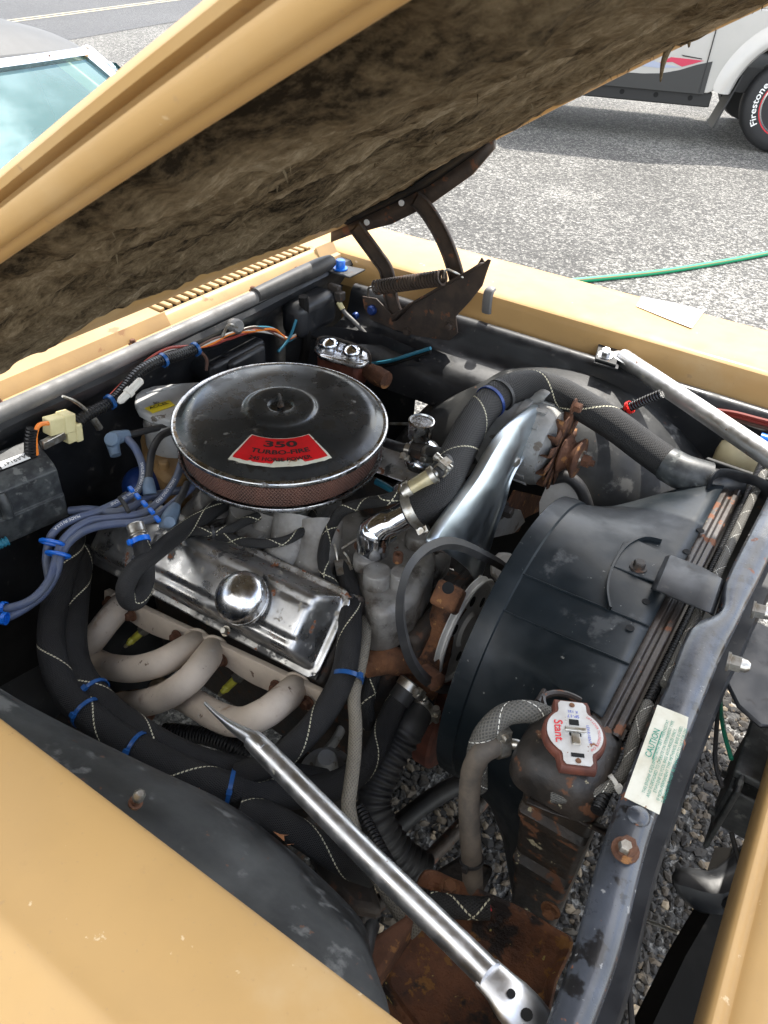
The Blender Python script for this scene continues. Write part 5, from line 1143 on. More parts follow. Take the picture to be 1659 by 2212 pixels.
p, d_ = along(A2, 3.6); ziptie(p, d_, .019, 'blue_tie', h2, .0055, (1, -1, 1))
clampring(A1[-1] + (A1[-1] - A1[-2]).normalized() * .004, A1[-1] - A1[-2], .0175, .012, 'zinc', h1, screw=(1, -.3, .2))
mb = MB(); mb.tube([A1[-2].lerp(A1[-1], .25), A1[-1] + (A1[-1] - A1[-2]).normalized() * .012], .0178, 18, k=1); part('end_sleeve', mb, 'rubber', h1)
A3 = PZ([(742, 1225, .77), (752, 1265, .77), (756, 1320, .765), (753, 1397, .755), (737, 1472, .74), (692, 1550, .72), (628, 1618, .70), (575, 1655, .68), (520, 1672, .66)])
h3 = hose('bypass_hose', 'black braided hose dropping past the front end of the valve cover', A3, [.0150, .0165, .017, .017, .0175], 'braid_black', 22)
p, d_ = along(A3, 3.9); ziptie(p + Vector((.006, .004, 0)), d_, .0205, 'blue_tie', h3, .006, (.6, .2, .6))
p, d_ = along(A3, 1.7); ziptie(p, d_, .0166, 'zinc', h3, .003)
A4 = PZ([(776, 1290, .73), (787, 1330, .735), (788, 1383, .735), (776, 1449, .735), (765, 1502, .73), (768, 1568, .72), (765, 1634, .72), (757, 1700, .72), (753, 1745, .71), (768, 1800, .69), (808, 1880, .67), (862, 1968, .65), (900, 2020, .64)])
hose('tan_hose', 'thin tan braided hose hanging in front of the valve cover and under the rod', A4, .0088, 'braid_tan', 14)
A5 = PZ([(795, 1300, .70), (812, 1345, .70), (824, 1390, .69), (815, 1440, .67), (802, 1480, .65), (792, 1525, .63), (800, 1570, .60)])
hose('black_sleeve_hose', 'narrow black sleeved hose between the tan hose and the rusty pump', A5, .011, 'braid_thin', 14)
A7 = PZ([(908, 1522, .60), (886, 1566, .60), (865, 1600, .585), (843, 1636, .57), (826, 1670, .555), (812, 1705, .54), (808, 1742, .525), (820, 1780, .51), (842, 1818, .49), (872, 1852, .47), (915, 1882, .45)])
rib = lambda L: 1.0 if L < .05 else 1 + .07 * math.sin(L * 2 * math.pi / .0125)
mb = MB(); mb.tube(A7, .0245, 24, k=22, mod=rib); h7 = tag(part('lower_radiator_hose', mb, 'rubber', None, 75), 'fat ribbed black hose running down beside the fan shroud', 'hose')
clampring(A7[0].lerp(A7[1], .28), A7[1] - A7[0], .0248, .013, 'zinc', h7, screw=(1, -.2, .1))
A8 = PZ([(1200, 1562, .855), (1170, 1545, .862), (1138, 1537, .866), (1094, 1543, .862), (1060, 1569, .85), (1040, 1600, .83), (1030, 1640, .80), (1030, 1700, .76)])
hose('neck_hose', 'short grey braided hose curving off the radiator cap neck', A8, .0125, 'braid_grey', 16)
A9 = PZ([(1090, 1606, .83), (1066, 1612, .832), (1038, 1630, .825), (1020, 1665, .80), (1014, 1715, .77), (1014, 1770, .74), (1018, 1840, .70), (1022, 1920, .64), (1024, 1960, .6)])
h9 = hose('overflow_hose', 'brownish rubber overflow hose hanging from the radiator tank', A9, .0122, 'rubber_tan', 16)
clampring(A9[0].lerp(A9[1], .45), A9[1] - A9[0], .0125, .012, 'zinc', h9, screw=(.3, .6, .6))
mb = MB(); mb.tube(PZ([(1085, 1607, .832), (1115, 1608, .836), (1145, 1622, .838)]), .0062, 10, k=3); mb.hexhead(P(1142, 1620, z=.838), P(1150, 1625, z=.838) - P(1120, 1610, z=.838), .0095, .01, False); part('fitting', mb, 'zinc', h9)
p, d_ = along(A9, 6.2); ziptie(p, d_, .0126, 'rubber', h9, .004, (0, -1, 0))
# PCV hose loop over the valve cover
A10 = PZ([(303, 1165, .835), (309, 1192, .83), (315, 1229, .815), (312, 1265, .795), (298, 1295, .785), (278, 1298, .79), (270, 1272, .81), (287, 1236, .825), (316, 1210, .825), (352, 1181, .815), (402, 1141, .81), (446, 1113, .805), (480, 1090, .80)])
h10 = hose('vent_hose', 'black braided vent hose looped on the near valve cover', A10, .0125, 'braid_black', 18)
c0, c1 = P(307, 1180, z=.833), P(291, 1132, z=.852); ax = c1 - c0; l = ax.length
mb = MB(); mb.lathe([(.0105, 0), (.0105, l * .45), (.0135, l * .47), (.0135, l * .52), (.011, l * .56), (.0125, l * .6), (.0125, l * .95), (.011, l), (0, l)], c0, ax, 20); part('metal_plug', mb, 'zinc', h10, 35)
p = c0.lerp(c1, .25); ziptie(p, ax, .0125, 'blue_bright', h10, .007, (-.2, -1, .3))
A11 = PZ([(396, 1150, .80), (425, 1148, .805), (460, 1149, .805), (497, 1143, .805), (532, 1125, .805), (572, 1110, .80), (590, 1104, .79)])
h11 = hose('vacuum_hose', 'thin black traced vacuum hose climbing under the air cleaner base', A11, .0072, 'braid_thin', 12)
A12 = PZ([(448, 1152, .797), (490, 1161, .80), (530, 1171, .803), (572, 1174, .805), (616, 1168, .805), (650, 1150, .803), (671, 1128, .80), (676, 1108, .79)])
hose('vacuum_hose', 'thin black traced vacuum hose sagging below the carburetor', A12, .0072, 'braid_thin', 12)
p, d_ = along(A11, 2.0); ziptie(p, d_, .0085, 'rubber', h11, .004)
A13 = PZ([(862, 1070, .892), (840, 1078, .885), (816, 1083, .87), (775, 1090, .85), (740, 1103, .835), (721, 1127, .815), (706, 1161, .805), (698, 1201, .795), (703, 1236, .785), (720, 1267, .775), (732, 1290, .76)])
h13 = hose('fuel_hose', 'black braided fuel hose curling from the clear filter down to the front', A13, .0088, 'braid_thin', 14)
A14 = PZ([(818, 1090, .826), (770, 1100, .82), (735, 1120, .80), (720, 1165, .78)])
# strip cables low left / tray
A15 = PZ([(355, 1580, .56), (390, 1583, .565), (450, 1592, .57), (500, 1610, .57), (540, 1632, .56)])
hose('wire_loom', 'black corrugated wire loom below the exhaust header', A15, .013, 'loom', 12, cat='wire loom')
A16 = PZ([(775, 1745, .70), (800, 1790, .70), (829, 1846, .70), (862, 1898, .70), (897, 1926, .70), (930, 1941, .70)])
hose('wire_loom', 'thin black corrugated loom crossing beneath the near brace rod', A16, .0075, 'loom', 12, cat='wire loom')
A17 = PZ([(928, 1940, .70), (960, 1953, .70), (1000, 1960, .70), (1056, 1962, .70)])
h17 = hose('sleeved_cable', 'black braided cable stub with a red wire end over the rusty tray', A17, [.0085, .0125, .012], 'braid_thin', 14, cat='cable')
mb = MB(); mb.tube([P(1050, 1960, z=.70), P(1060, 1958, z=.701)], .005, 8, k=1); part('wire_end', mb, 'ink_red', h17)
A18 = PZ([(520, 1750, .66), (575, 1760, .66), (640, 1795, .655), (700, 1835, .64), (750, 1865, .62), (800, 1885, .59)])
hose('sleeved_cable', 'flat black braided cable beside the near inner fender', A18, .0165, 'braid_black', 16, cat='cable', flat=(.7, 1.1))
A19 = PZ([(805, 2000, .70), (797, 2020, .71), (790, 2055, .71), (783, 2072, .71)])
h19 = hose('battery_cable', 'black battery cable with a yellow terminal by the rusty tray', A19, .008, 'rubber', 10, cat='cable')
mb = MB(); mb.tube(PZ([(783, 2072, .712), (772, 2085, .712), (762, 2092, .712)]), [.007, .006, .004], 8, flat=(.5, 1)); part('terminal', mb, 'cream_plastic', h19)
A20 = PZ([(790, 1430, .55), (760, 1520, .50), (730, 1590, .46), (690, 1640, .44)])
hose('fuel_line', 'grey steel line running down behind the tan hose', A20, .008, 'alternator_alu', 10, cat='line')
hose('ground_hose', 'dark lower hose crossing the gap under the shroud', [P(u, v, z=.28) for u, v in ((840, 1800), (900, 1750), (950, 1715), (1000, 1690))], .018, 'rubber', 12)
# ---- fuel regulator and filter
fr_ = thing('fuel_regulator', 'chrome fuel pressure regulator with a gauge on top', 'regulator', P(911, 1005, z=.82))
gc = P(907, 943, z=.868)
gp = [(.006, -.012), (.006, -.002), (.0195, 0), (.0205, .002), (.0205, .022), (.0215, .023), (.0215, .031), (.019, .032), (.018, .0295), (0, .0295)]
part('gauge', MB().lathe(gp, gc, (0.03, -.04, 1), 32), 'rim_chrome', fr_, 40)
rc_ = P(911, 990, z=.83)
part('body', MB().lathe([(.028, -.012), (.030, -.004), (.030, 0), (.027, .003), (.026, .013), (.029, .016), (.029, .019), (.024, .026), (.012, .032), (0, .033)], rc_, (0, 0, 1), 32), 'chrome', fr_, 40)
mb = MB(); c = P(904, 972, z=.856); mb.box(c, (.03, .026, .02)); mb.lathe([(.008, -.03), (.008, .03)], c, P(930, 977, z=.856) - P(880, 970, z=.856), 12); part('valve_block', mb, 'iron_dark', fr_, bevel=.003)
A21 = PZ([(918, 976, .866), (944, 976, .89), (962, 986, .915), (968, 1002, .928), (958, 1012, .932), (944, 1022, .932)])
h = hose('fuel_hose', 'short black rubber elbow between gauge regulator and clear filter', A21, .0082, 'rubber', 12)
clampring(A21[0].lerp(A21[1], .3), A21[1] - A21[0], .0085, .008, 'zinc', h, screw=(.3, -.5, -.6)); clampring(A21[-2].lerp(A21[-1], .3), A21[-1] - A21[-2], .0085, .008, 'zinc', h, screw=(.3, -.2, 1))
A22 = PZ([(888, 973, .856), (870, 968, .856), (850, 962, .85), (830, 955, .84)])
h = hose('fuel_hose', 'short black rubber hose from the gauge regulator under the air cleaner', A22, .0082, 'rubber', 12); clampring(A22[0].lerp(A22[1], .4), A22[1] - A22[0], .0085, .008, 'zinc', h, screw=(.3, -.5, -.6))
f0, f1 = P(948, 1018, z=.932), P(868, 1068, z=.895); ax = f1 - f0; l = ax.length
ff_ = thing('fuel_filter', 'clear amber inline fuel filter with metal end caps', 'fuel filter', f0.lerp(f1, .5) - Vector((0, 0, .012)))
part('glass_barrel', MB().lathe([(.0115, l * .22), (.0115, l * .74)], f0, ax, 20), 'brass_clear', ff_)
part('end_cap', MB().lathe([(.005, 0), (.008, l * .08), (.0135, l * .10), (.0135, l * .22), (.011, l * .23)], f0, ax, 20), 'zinc', ff_); part('end_cap', MB().lathe([(.011, l * .73), (.0135, l * .74), (.0135, l * .86), (.009, l * .87), (.009, l * .96), (.006, l)], f0, ax, 20), 'zinc', ff_)
# throttle lever bits beside the filter
mb = MB(); mb.tube(PZ([(878, 1048, .82), (862, 1058, .825), (858, 1078, .82)]), [.008, .01, .007], 10); tag(part('throttle_lever', mb, 'rim_chrome'), 'worn throttle lever beside the clear fuel filter', 'lever')
mb = MB(); mb.tube(PZ([(812, 1040, .80), (840, 1055, .80), (866, 1075, .80)]), .0055, 10); tag(part('teal_hose', mb, 'teal_wire'), 'teal corrugated line under the air cleaner rim', 'line')

# ================================================================ DISTRIBUTOR, IGNITION LEADS
di = thing('distributor', 'grey finned distributor cap on a tan housing behind the air cleaner', 'distributor', P(345, 1030, z=.72))
def Q(u, v, z): return P(u, v, z=z)
o_ = [(290, 868), (292, 852), (305, 841), (330, 833), (375, 828), (430, 824), (470, 840), (470, 900), (420, 908), (370, 908), (320, 897), (298, 884)]
mb = MB(); mb.prism([Q(u, v, .868) for u, v in o_], (0, 0, -.016)); part('cap_cover', mb, 'plastic_grey', di, bevel=.004, seg=3)
for k in range(5):
    mb = MB(); a_ = Q(315 + k * 5, 848 + k * -1.5, .8695); b_ = Q(372 + k * 5, 838 - k * 1.5, .8695); mb.tube([a_, b_], .0014, 6, k=1); part('fin', mb, 'plastic_grey', di)
q = [Q(u, v, .8687) for u, v in ((312, 882), (365, 865), (378, 876), (330, 893))]
mb = MB(); mb.prism(q, (0, 0, .0008)); lb = part('label_plate', mb, 'ink_yellow', di)
mb = MB(); put_text(mb, 'ACCEL', .011, (q[0] + q[2]) / 2 + Vector((0, 0, .001)) - (q[0] - q[1]).normalized().cross(Vector((0, 0, 1))) * 0, q[1] - q[0], q[1] - q[2], .0003, .02); part('lettering', mb, 'ink_black', lb)
mb = MB(); mb.lathe([(.05, .775), (.056, .79), (.056, .84), (.05, .852)], Vector((P(385, 930, z=.82).x, P(385, 930, z=.82).y, 0)), (0, 0, 1), 28); part('cap_body', mb, 'plastic_grey', di)
mb = MB(); mb.prism([Q(u, v, .80) for u, v in ((300, 935), (330, 925), (400, 950), (410, 1020), (385, 1040), (350, 1030), (310, 985))], (0, 0, -.07)); part('coil_housing', mb, 'tan_plastic', di, bevel=.01)
mb = MB(); mb.lathe([(.009, 0), (.009, .035), (.007, .037), (0, .037)], P(358, 1035, z=.775), (0, 0, 1), 14); part('post', mb, 'tan_plastic', di)
mb = MB(); mb.lathe([(.0, .02), (.02, .018), (.032, .008), (.034, 0), (.03, -.02), (.0, -.024)], P(308, 1050, z=.765), (.5, -.6, .5), 28); part('vacuum_canister', mb, 'blue_can', di)
WZ = .0062
def lead(label, pts_, r=WZ, m='blue_wire'): return hose('ignition_lead', label, pts_, r, m, 12, 6, 'ignition lead')
W = {
 'a': PZ([(369, 919, .85), (325, 928, .853), (285, 938, .855), (262, 945, .856)]),
 'b': PZ([(275, 948, .856), (292, 968, .85), (306, 1000, .835), (309, 1026, .825), (302, 1053, .815), (285, 1068, .81), (253, 1086, .805), (208, 1106, .80), (167, 1119, .80), (134, 1134, .795), (112, 1155, .785), (103, 1182, .77), (100, 1212, .755), (106, 1250, .74)]),
 'c': PZ([(385, 927, .85), (350, 940, .85), (331, 968, .845), (324, 1000, .835), (321, 1044, .82)]),
 'd': PZ([(392, 1000, .82), (384, 1025, .818), (369, 1052, .815), (345, 1082, .812), (310, 1107, .808), (268, 1116, .805), (223, 1120, .80), (193, 1125, .80), (161, 1143, .795), (137, 1167, .785), (124, 1195, .775), (117, 1222, .765), (102, 1260, .755), (70, 1294, .745), (30, 1311, .74), (-20, 1318, .74)]),
 'e': PZ([(415, 1052, .81), (381, 1081, .81), (338, 1115, .81), (298, 1128, .81), (253, 1131, .805), (208, 1138, .80), (173, 1152, .79), (145, 1176, .78), (130, 1206, .77), (120, 1242, .755), (92, 1285, .74), (35, 1325, .73), (-20, 1345, .73)]),
 'f': PZ([(395, 1058, .80), (327, 1072, .80), (283, 1096, .80), (247, 1106, .80), (193, 1100, .795), (150, 1103, .79)]),
 'g': PZ([(405, 1045, .815), (392, 1072, .815), (376, 1100, .812)])}
lead('black ignition lead from the distributor to the loose elbow boot', W['a'], .0055, 'rubber')
l_b = lead('slate blue ignition lead curling below the loose elbow boot towards the firewall', W['b'])
lead('dark ignition lead dropping in an arc to an upright boot', W['c'], .0062, 'rubber')
l_d = lead('slate blue ignition lead printed white and sweeping under the black box', W['d'])
lead('slate blue ignition lead nearest the valve cover in the bundle', W['e'])
lead('slate blue ignition lead passing behind the printed one', W['f'])
lead('short dark ignition lead entering the boot by the valve cover', W['g'], .006, 'rubber')
def boot(label, pts_, r): 
    mb = MB(); mb.tube(pts_, r, 14, k=4); return tag(part('spark_plug_boot', mb, 'blue_boot', None, 50), label, 'boot')
b1 = boot('blue grey elbow boot hanging loose before the firewall', PZ([(280, 939, .857), (258, 944, .858), (244, 949, .857), (246, 968, .846), (250, 984, .838)]), [.008, .011, .0125, .0095, .0085])
mb = MB(); mb.lathe([(.0125, 0), (.011, .006), (0, .007)], P(243, 950, z=.862), (.3, -.6, .7), 18); part('boot_cap', mb, 'blue_boot', b1)
boot('blue grey upright boot beside the blue canister', PZ([(321, 1036, .825), (322, 1052, .82), (324, 1068, .812)]), [.0075, .010, .0105])
b3 = boot('blue grey flat boot leaning on the rear of the valve cover', PZ([(380, 1092, .815), (372, 1108, .812), (365, 1125, .808), (361, 1143, .80)]), [.0075, .0115, .0135, .0125])
mb = MB(); mb.lathe([(.0095, 0), (.0085, .004), (0, .005)], P(367, 1128, z=.822), (.4, -.7, .6), 16); part('boot_cap', mb, 'blue_boot', b3)
# wire print
def wire_text(parent, pts_, s, i0, size, rad_):
    dn = spline(pts_, 12); vs, fs = text_verts(s, size); mb = MB(); Ls2 = [0]
    for a2, b2 in zip(dn, dn[1:]): Ls2.append(Ls2[-1] + (b2 - a2).length)
    out = []
    for v in vs:
        L_ = i0 + v.x; j = 0
        while j < len(Ls2) - 2 and Ls2[j + 1] < L_: j += 1
        t = (L_ - Ls2[j]) / max(1e-6, Ls2[j + 1] - Ls2[j]); p = dn[j].lerp(dn[j + 1], t); d_ = (dn[j + 1] - dn[j]).normalized()
        toc = (CAM_LIKE - p); toc = (toc - d_ * toc.dot(d_)).normalized(); side_ = toc.cross(d_)
        an = (v.y - size * .35) / rad_; out.append(p + (toc * math.cos(an) + side_ * math.sin(an)) * (rad_ + .0003))
    mb.add(out, fs); part('lettering', mb, 'ink_white', parent)
CAM_LIKE = Vector((0, -.9, 2.2))   # the printing faces up and outward
wire_text(l_d, W['d'], 'TAYLOR SPIRO PRO', .075, .0065, WZ); wire_text(l_b, W['b'], 'TAYLOR SPIRO PRO 8mm SILICONE', .10, .006, WZ); wire_text(l_b, W['b'], 'MADE IN U.S.A.', .215, .006, WZ)
mb = MB()
sep = thing('wire_separator', 'row of blue plastic clips across the ignition leads', 'wire clip', P(312, 1090, z=.80))
for u, v in ((283, 1057), (297, 1072), (312, 1088), (327, 1104), (340, 1121)):
    d1 = (P(340, 1121, z=.82) - P(283, 1057, z=.82)).normalized(); mb = MB(); mb.box(P(u, v, z=.824), (.013, .007, .006), (d1, Vector((0, 0, 1)).cross(d1), Vector((0, 0, 1)))); part('clip', mb, 'blue_bright', sep, bevel=.0015)
mb = MB(); mb.tube(PZ([(258, 1075, .82), (268, 1088, .824), (278, 1106, .82)]), .0035, 8); part('dark_clip', mb, 'rubber', sep)
for u, v, z, d_ in ((125, 1198, .775, (-.2, -.3, -.3)), (112, 1172, .785, (-.2, -.3, -.4))):
    c = P(u, v, z=z); dd = P(118, 1222, z=.765) - P(135, 1170, z=.785); mb = MB(); n_ = dd.normalized(); a_, b_ = frame(n_)
    mb.tube([c + a_ * (.010 * math.cos(k * .7854)) + b_ * (.017 * math.sin(k * .7854)) for k in range(8)], .0032, 8, k=4, closed=True); tag(part('cable_tie', mb, 'blue_bright'), 'bright blue cable tie round the ignition leads', 'cable tie', 'blue ties on the ignition leads')
# ---- black ignition box
ib = thing('ignition_box', 'dusty black plastic box with a paper number label at the firewall', 'control box', P(80, 1165, z=.775))
zb = .775
A_ = P(32, 1172, z=zb); B_ = P(152, 1118, z=zb)
d1 = (B_ - A_); d1.z = 0; wl = d1.length; d1.normalize(); d2 = Vector((-d1.y, d1.x, 0))
if d2.x > 0: d2 = -d2
A0 = A_ - d1 * .06; wl += .06
def IB(a, b, h): return A0 + d1 * a + d2 * b + Vector((0, 0, h))
mb = MB(); mb.prism([IB(0, b, h) for b, h in ((.004, 0), (0, .045), (.003, .046), (.004, .088), (.012, .097), (.062, .116), (.072, .108), (.075, 0))], d1 * wl); part('case', mb, 'plastic_black', ib, 30, bevel=.005, seg=3)
sl_ = (IB(0, .062, .116) - IB(0, .012, .097)).normalized()
nrm_ = d1.cross(sl_)
if nrm_.z < 0: nrm_ = -nrm_
def IT(a, b): return IB(a, .012, .097) + sl_ * b + nrm_ * .0006
for k in range(3):
    mb = MB(); mb.tube([IT(.012, .020 + k * .0065), IT(wl - .014, .020 + k * .0065)], .0013, 6, k=1); part('ridge', mb, 'black_flat', ib)
mb = MB(); c = IT(wl * .70, .027) + nrm_ * .0012; mb.box(c, (.042, .013, .0012), (d1, sl_, nrm_)); nl = part('number_label', mb, 'label_white', ib)
mb = MB(); put_text(mb, 'AA9141', .0105, c + sl_ * .0037 + nrm_ * .0008, -d1, -sl_, .0003); part('lettering', mb, 'ink_black', nl)
mb = MB(); mb.tube([IB(wl * .42, -.003, .05), IB(wl * .42, -.002, .07), IB(wl * .42, .005, .086)], .008, 10); part('clip_boss', mb, 'plastic_black', ib)

# ================================================================ FIREWALL WIRING
wh_ = thing('wiring_harness', 'wiring harness with black loom and coloured wires along the firewall', 'wiring harness', P(300, 850, x=-.95))
XF = -.945
mb = MB(); mb.tube(PX([(165, 915), (192, 894), (240, 868), (268, 840), (300, 804), (340, 781), (382, 768), (424, 753)], -.930), .0098, 12, k=6); part('loom', mb, 'loom', wh_, 60)
rs = random.Random(11)
for i, m_ in enumerate(('red_wire', 'brown_wire', 'white_wire', 'brown_wire', 'red_wire', 'black_flat', 'white_wire', 'teal_wire', 'orange_wire')):
    j = [(rs.uniform(-7, 7)) for _ in range(8)]
    mb = MB(); mb.tube(PX([(424, 752), (460, 738 + j[1]), (500, 725 + j[2]), (550, 713 + j[3]), (592, 717 + j[4]), (620, 733 + j[5]), (645, 725 + j[6])], XF + rs.uniform(0, .012)), .0024, 6); part('wire', mb, m_, wh_)
for i, m_ in enumerate(('red_wire', 'brown_wire', 'white_wire', 'red_wire')):
    mb = MB(); mb.tube(PX([(110, 920 + i * 3), (150, 908 + i * 2), (200, 882 + i * 2), (225, 868), (300, 800 - i * 2), (352, 766 - i * 3), (390, 755 - i * 2), (430, 750)], XF + .002 * i), .0028, 6); part('wire', mb, m_, wh_)
for u, v in ((352, 778), (238, 868), (422, 754)):
    c = P(u, v, x=-.930); ziptie(c, P(u + 20, v - 12, x=-.930) - c, .0108, 'blue_tie', wh_, .006)
for u, v, u2, v2 in ((100, 922, 152, 908), (138, 940, 168, 928)):
    a_, b_ = P(u, v, x=-.93), P(u2, v2, x=-.93); d_ = b_ - a_; l = d_.length; f1_, f2_ = frame(d_); mb = MB(); mb.box(a_.lerp(b_, .5), (l, .026, .02), (d_.normalized(), f1_, f2_)); mb.box(a_.lerp(b_, .8), (l * .45, .03, .024), (d_.normalized(), f1_, f2_)); part('connector', mb, 'cream_plastic', wh_, bevel=.002)
mb = MB(); mb.tube(PX([(106, 914), (85, 918), (77, 935), (76, 955), (79, 985)], -.925), .0035, 8); part('wire', mb, 'orange_wire', wh_)
mb = MB(); mb.tube(PX([(70, 925), (66, 950), (66, 985)], -.93), .009, 10); part('loom', mb, 'loom', wh_)
mb = MB(); mb.box(P(115, 950, x=-.925), (.01, .04, .014)); part('connector', mb, 'zinc', wh_, bevel=.002)
a_, b_ = P(306, 820, x=-.905), P(256, 870, x=-.905); ax = b_ - a_; l = ax.length
part('fuse_holder', MB().lathe([(.004, 0), (.0065, l * .05), (.0065, l * .45), (.0085, l * .47), (.0085, l * .62), (.0065, l * .64), (.006, l * .9), (.003, l)], a_, ax, 14), 'white_wire', wh_)
mb = MB(); mb.tube(PX([(135, 856), (160, 866), (185, 885), (198, 900), (215, 925)], -.93), [.002, .0025, .003, .006, .006], 8); part('wire', mb, 'zinc', wh_)
for pts_, m_ in (([(430, 757), (446, 775), (445, 800)], 'brown_wire'), ([(640, 690), (625, 730), (600, 760)], 'teal_wire'), ([(655, 720), (690, 735), (700, 750)], 'black_flat'), ([(480, 728), (495, 702), (520, 712)], 'zinc')):
    mb = MB(); mb.tube(PX(pts_, -.93), .003, 6); part('wire', mb, m_, wh_)
mb = MB(); mb.lathe([(.014, 0), (.014, .02), (.01, .026), (0, .026)], P(503, 704, x=-.95), (.8, -.3, .3), 14); part('sensor', mb, 'rubber_grey', wh_)
mb = MB(); mb.tube(PX([(655, 640), (660, 690), (662, 740), (655, 780)], -.925), .010, 8); part('loom', mb, 'black_flat', wh_)

# ================================================================ BRAKE MASTER CYLINDER
mc = thing('master_cylinder', 'brake master cylinder with two domed chrome lid covers', 'master cylinder', P(745, 800, z=.78))
lidc = [(678, 752), (683, 738), (702, 730), (722, 733), (780, 752), (797, 762), (799, 778), (785, 787), (766, 786), (690, 766)]
mb = MB(); mb.prism([P(u, v, z=.84) for u, v in lidc], (0, 0, -.012)); part('lid', mb, 'rim_chrome', mc, bevel=.005, seg=3)
for u, v in ((711, 746), (760, 762)):
    mb = MB(); mb.lathe([(.0215, -.004), (.0215, .004), (.019, .010), (.010, .0145), (0, .016)], P(u, v, z=.842), (0, 0, 1), 28); part('dome', mb, 'chrome', mc, 50)
mb = MB(); mb.prism([P(u, v, z=.827) for u, v in ((684, 755), (704, 736), (782, 758), (796, 772), (770, 784), (695, 766))], (0, 0, -.06)); part('reservoir', mb, 'cap_rust', mc, bevel=.008)
mb = MB(); mb.tube(PZ([(684, 745, .835), (690, 730, .85), (720, 730, .853), (780, 750, .853), (798, 765, .85), (799, 785, .825)]), .0028, 8); part('bail_wire', mb, 'iron_dark', mc)
mb = MB(); mb.tube(PZ([(795, 800, .80), (815, 812, .80), (835, 822, .80)]), [.016, .02, .018], 12); part('cylinder_end', mb, 'rust', mc)
# clutch / hood cable beside it
hose('brake_line', 'grey hose with a yellow sleeve dropping to the master cylinder', [P(u, v, y=.50) for u, v in ((733, 650), (742, 672), (765, 695), (790, 722), (800, 745), (797, 760))], .0048, 'rubber_grey', 8, cat='line')
mb = MB(); mb.tube([P(731, 652, y=.497), P(740, 668, y=.497)], .006, 8, k=1); tag(part('yellow_sleeve', mb, 'cream_plastic'), 'small yellow sleeve on the grey line by the hinge', 'sleeve')
mb = MB(); mb.box(P(722, 636, y=.505), (.03, .012, .045)); mb.box(P(734, 640, y=.50), (.018, .02, .02)); tag(part('relay', mb, 'iron_dark', bevel=.003), 'small dark relay on the firewall corner', 'relay')
for m_, dz0, lb_ in (('teal_wire', 0, 'blue'), ('black_flat', 8, 'black')):
    mb = MB(); mb.tube([P(u, v + dz0, y=.47) for u, v in ((800, 786), (840, 780), (880, 768), (930, 752))], .0038, 8); tag(part('cable', mb, m_), lb_ + ' corrugated cable running from the master cylinder to the inner fender', 'cable')
mb = MB(); mb.tube([P(u, v, y=.45) for u, v in ((842, 915), (900, 916), (960, 918), (1015, 916))], .0035, 8); tag(part('tube_line', mb, 'zinc'), 'thin steel line along the far inner fender', 'line')
# red tied loom by the strut and washer bottle
lo2 = hose('wire_loom', 'black loom with a red tie crossing behind the upper hose', [P(u, v, y=.44) for u, v in ((1240, 942), (1300, 910), (1350, 885), (1400, 862), (1430, 850))], .008, 'loom', 10, cat='wire loom')
c = P(1360, 880, y=.44); ziptie(c, P(1400, 862, y=.44) - c, .0098, 'red_tie', lo2, .006, (0, -1, .5))
for i, m_ in enumerate(('red_wire', 'red_wire', 'brown_wire')):
    mb = MB(); mb.tube([P(u, v + i * 8, y=.55) for u, v in ((1545, 885), (1590, 892), (1640, 905), (1680, 915))], .0035, 6); tag(part('fender_wire', mb, m_), ('upper red wire along the far fender under the rod', 'lower red wire along the far fender under the rod', 'brown wire below the red ones along the far fender')[i], 'wire', 'wires along the far fender')
wb = thing('washer_bottle', 'cream plastic washer bottle beyond the radiator', 'bottle', P(1600, 1030, z=.74))
c = P(1608, 985, z=.80); c.z = 0
mb = MB(); mb.lathe([(.045, .66), (.05, .67), (.05, .80), (.046, .82), (.03, .832), (.024, .836), (.024, .85)], c, (0, 0, 1), 28); part('bottle', mb, 'jug', wb, 45)
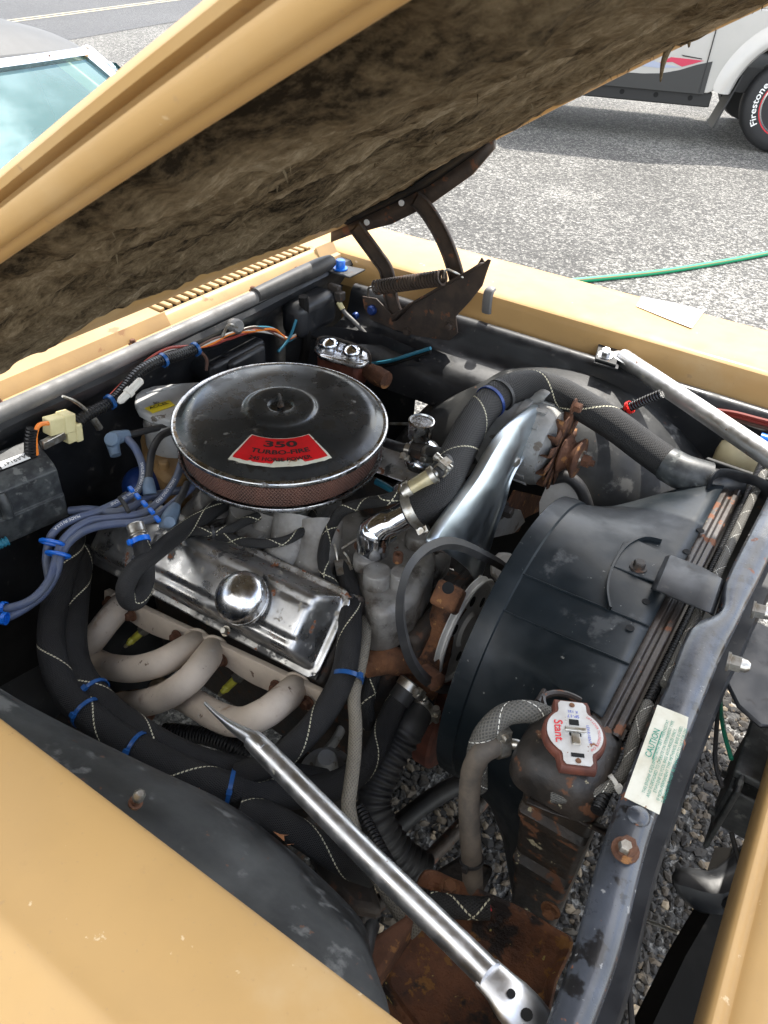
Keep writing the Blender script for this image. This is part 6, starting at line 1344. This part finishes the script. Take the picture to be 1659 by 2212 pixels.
mb = MB(); mb.lathe([(.027, .848), (.028, .85), (.028, .866), (.025, .87), (0, .87)], c, (0, 0, 1), 20); part('cap', mb, 'black_flat', wb)
mb = MB(); mb.lathe([(.011, 0), (.011, .03)], P(1641, 948, y=.5), (1, 0, 0), 12); tag(part('blue_connector', mb, 'blue_bright'), 'bright blue connector under the far brace rod', 'connector')
# cable over the radiator tank with a white tie
A_ = PZ([(1190, 1720, .845), (1235, 1722, .85), (1290, 1712, .86), (1330, 1690, .868), (1356, 1650, .872), (1368, 1600, .874), (1400, 1520, .875)])
h = hose('sleeved_cable', 'grey cable lying across the radiator tank below the cap', A_, .0065, 'braid_grey', 12, cat='cable')
c = P(1328, 1693, z=.868); ziptie(c, A_[3] - A_[2], .008, 'white_wire', h, .004, (.5, -.6, .5))

# small linkage and clip details round the engine front
lk = thing('carburetor_linkage', 'thin steel linkage rods and a small bracket in front of the intake', 'linkage', P(745, 1220, z=.76))
for pts_ in (((738, 1185, .80), (770, 1165, .81), (795, 1155, .815)), ((742, 1192, .80), (752, 1205, .79), (758, 1222, .78)), ((722, 1175, .80), (728, 1200, .79), (731, 1226, .775))):
    mb = MB(); mb.tube(PZ(pts_), .0017, 6); part('rod', mb, 'zinc', lk)
mb = MB(); mb.prism([P(u, v, z=.785) for u, v in ((722, 1210), (752, 1207), (762, 1228), (745, 1240), (728, 1240))], (0, 0, -.003)); part('bracket', mb, 'zinc', lk)
mb = MB(); mb.tube(PZ([(-30, 1190, .79), (-5, 1178, .79), (16, 1168, .79)]), .0065, 12, k=24, mod=lambda L: 1 + .15 * math.sin(L * 2 * math.pi / .005)); tag(part('coiled_sleeve', mb, 'teal_wire', None, 70), 'teal coiled sleeve poking out under the black box', 'sleeve')
for u, v in ((8, 1313), (10, 1336)):
    c = P(u, v, z=.742); ziptie(c, (1, .5, 0), .0075, 'blue_bright', None, .006, (0, -1, .5))
    tag(bpy.data.objects[-1] if False else col.objects[-1], 'bright blue cable tie round the leads below the black box', 'cable tie', 'blue ties below the black box')

for o in list(bpy.data.objects):
    if '_w' in o: del o['_w']
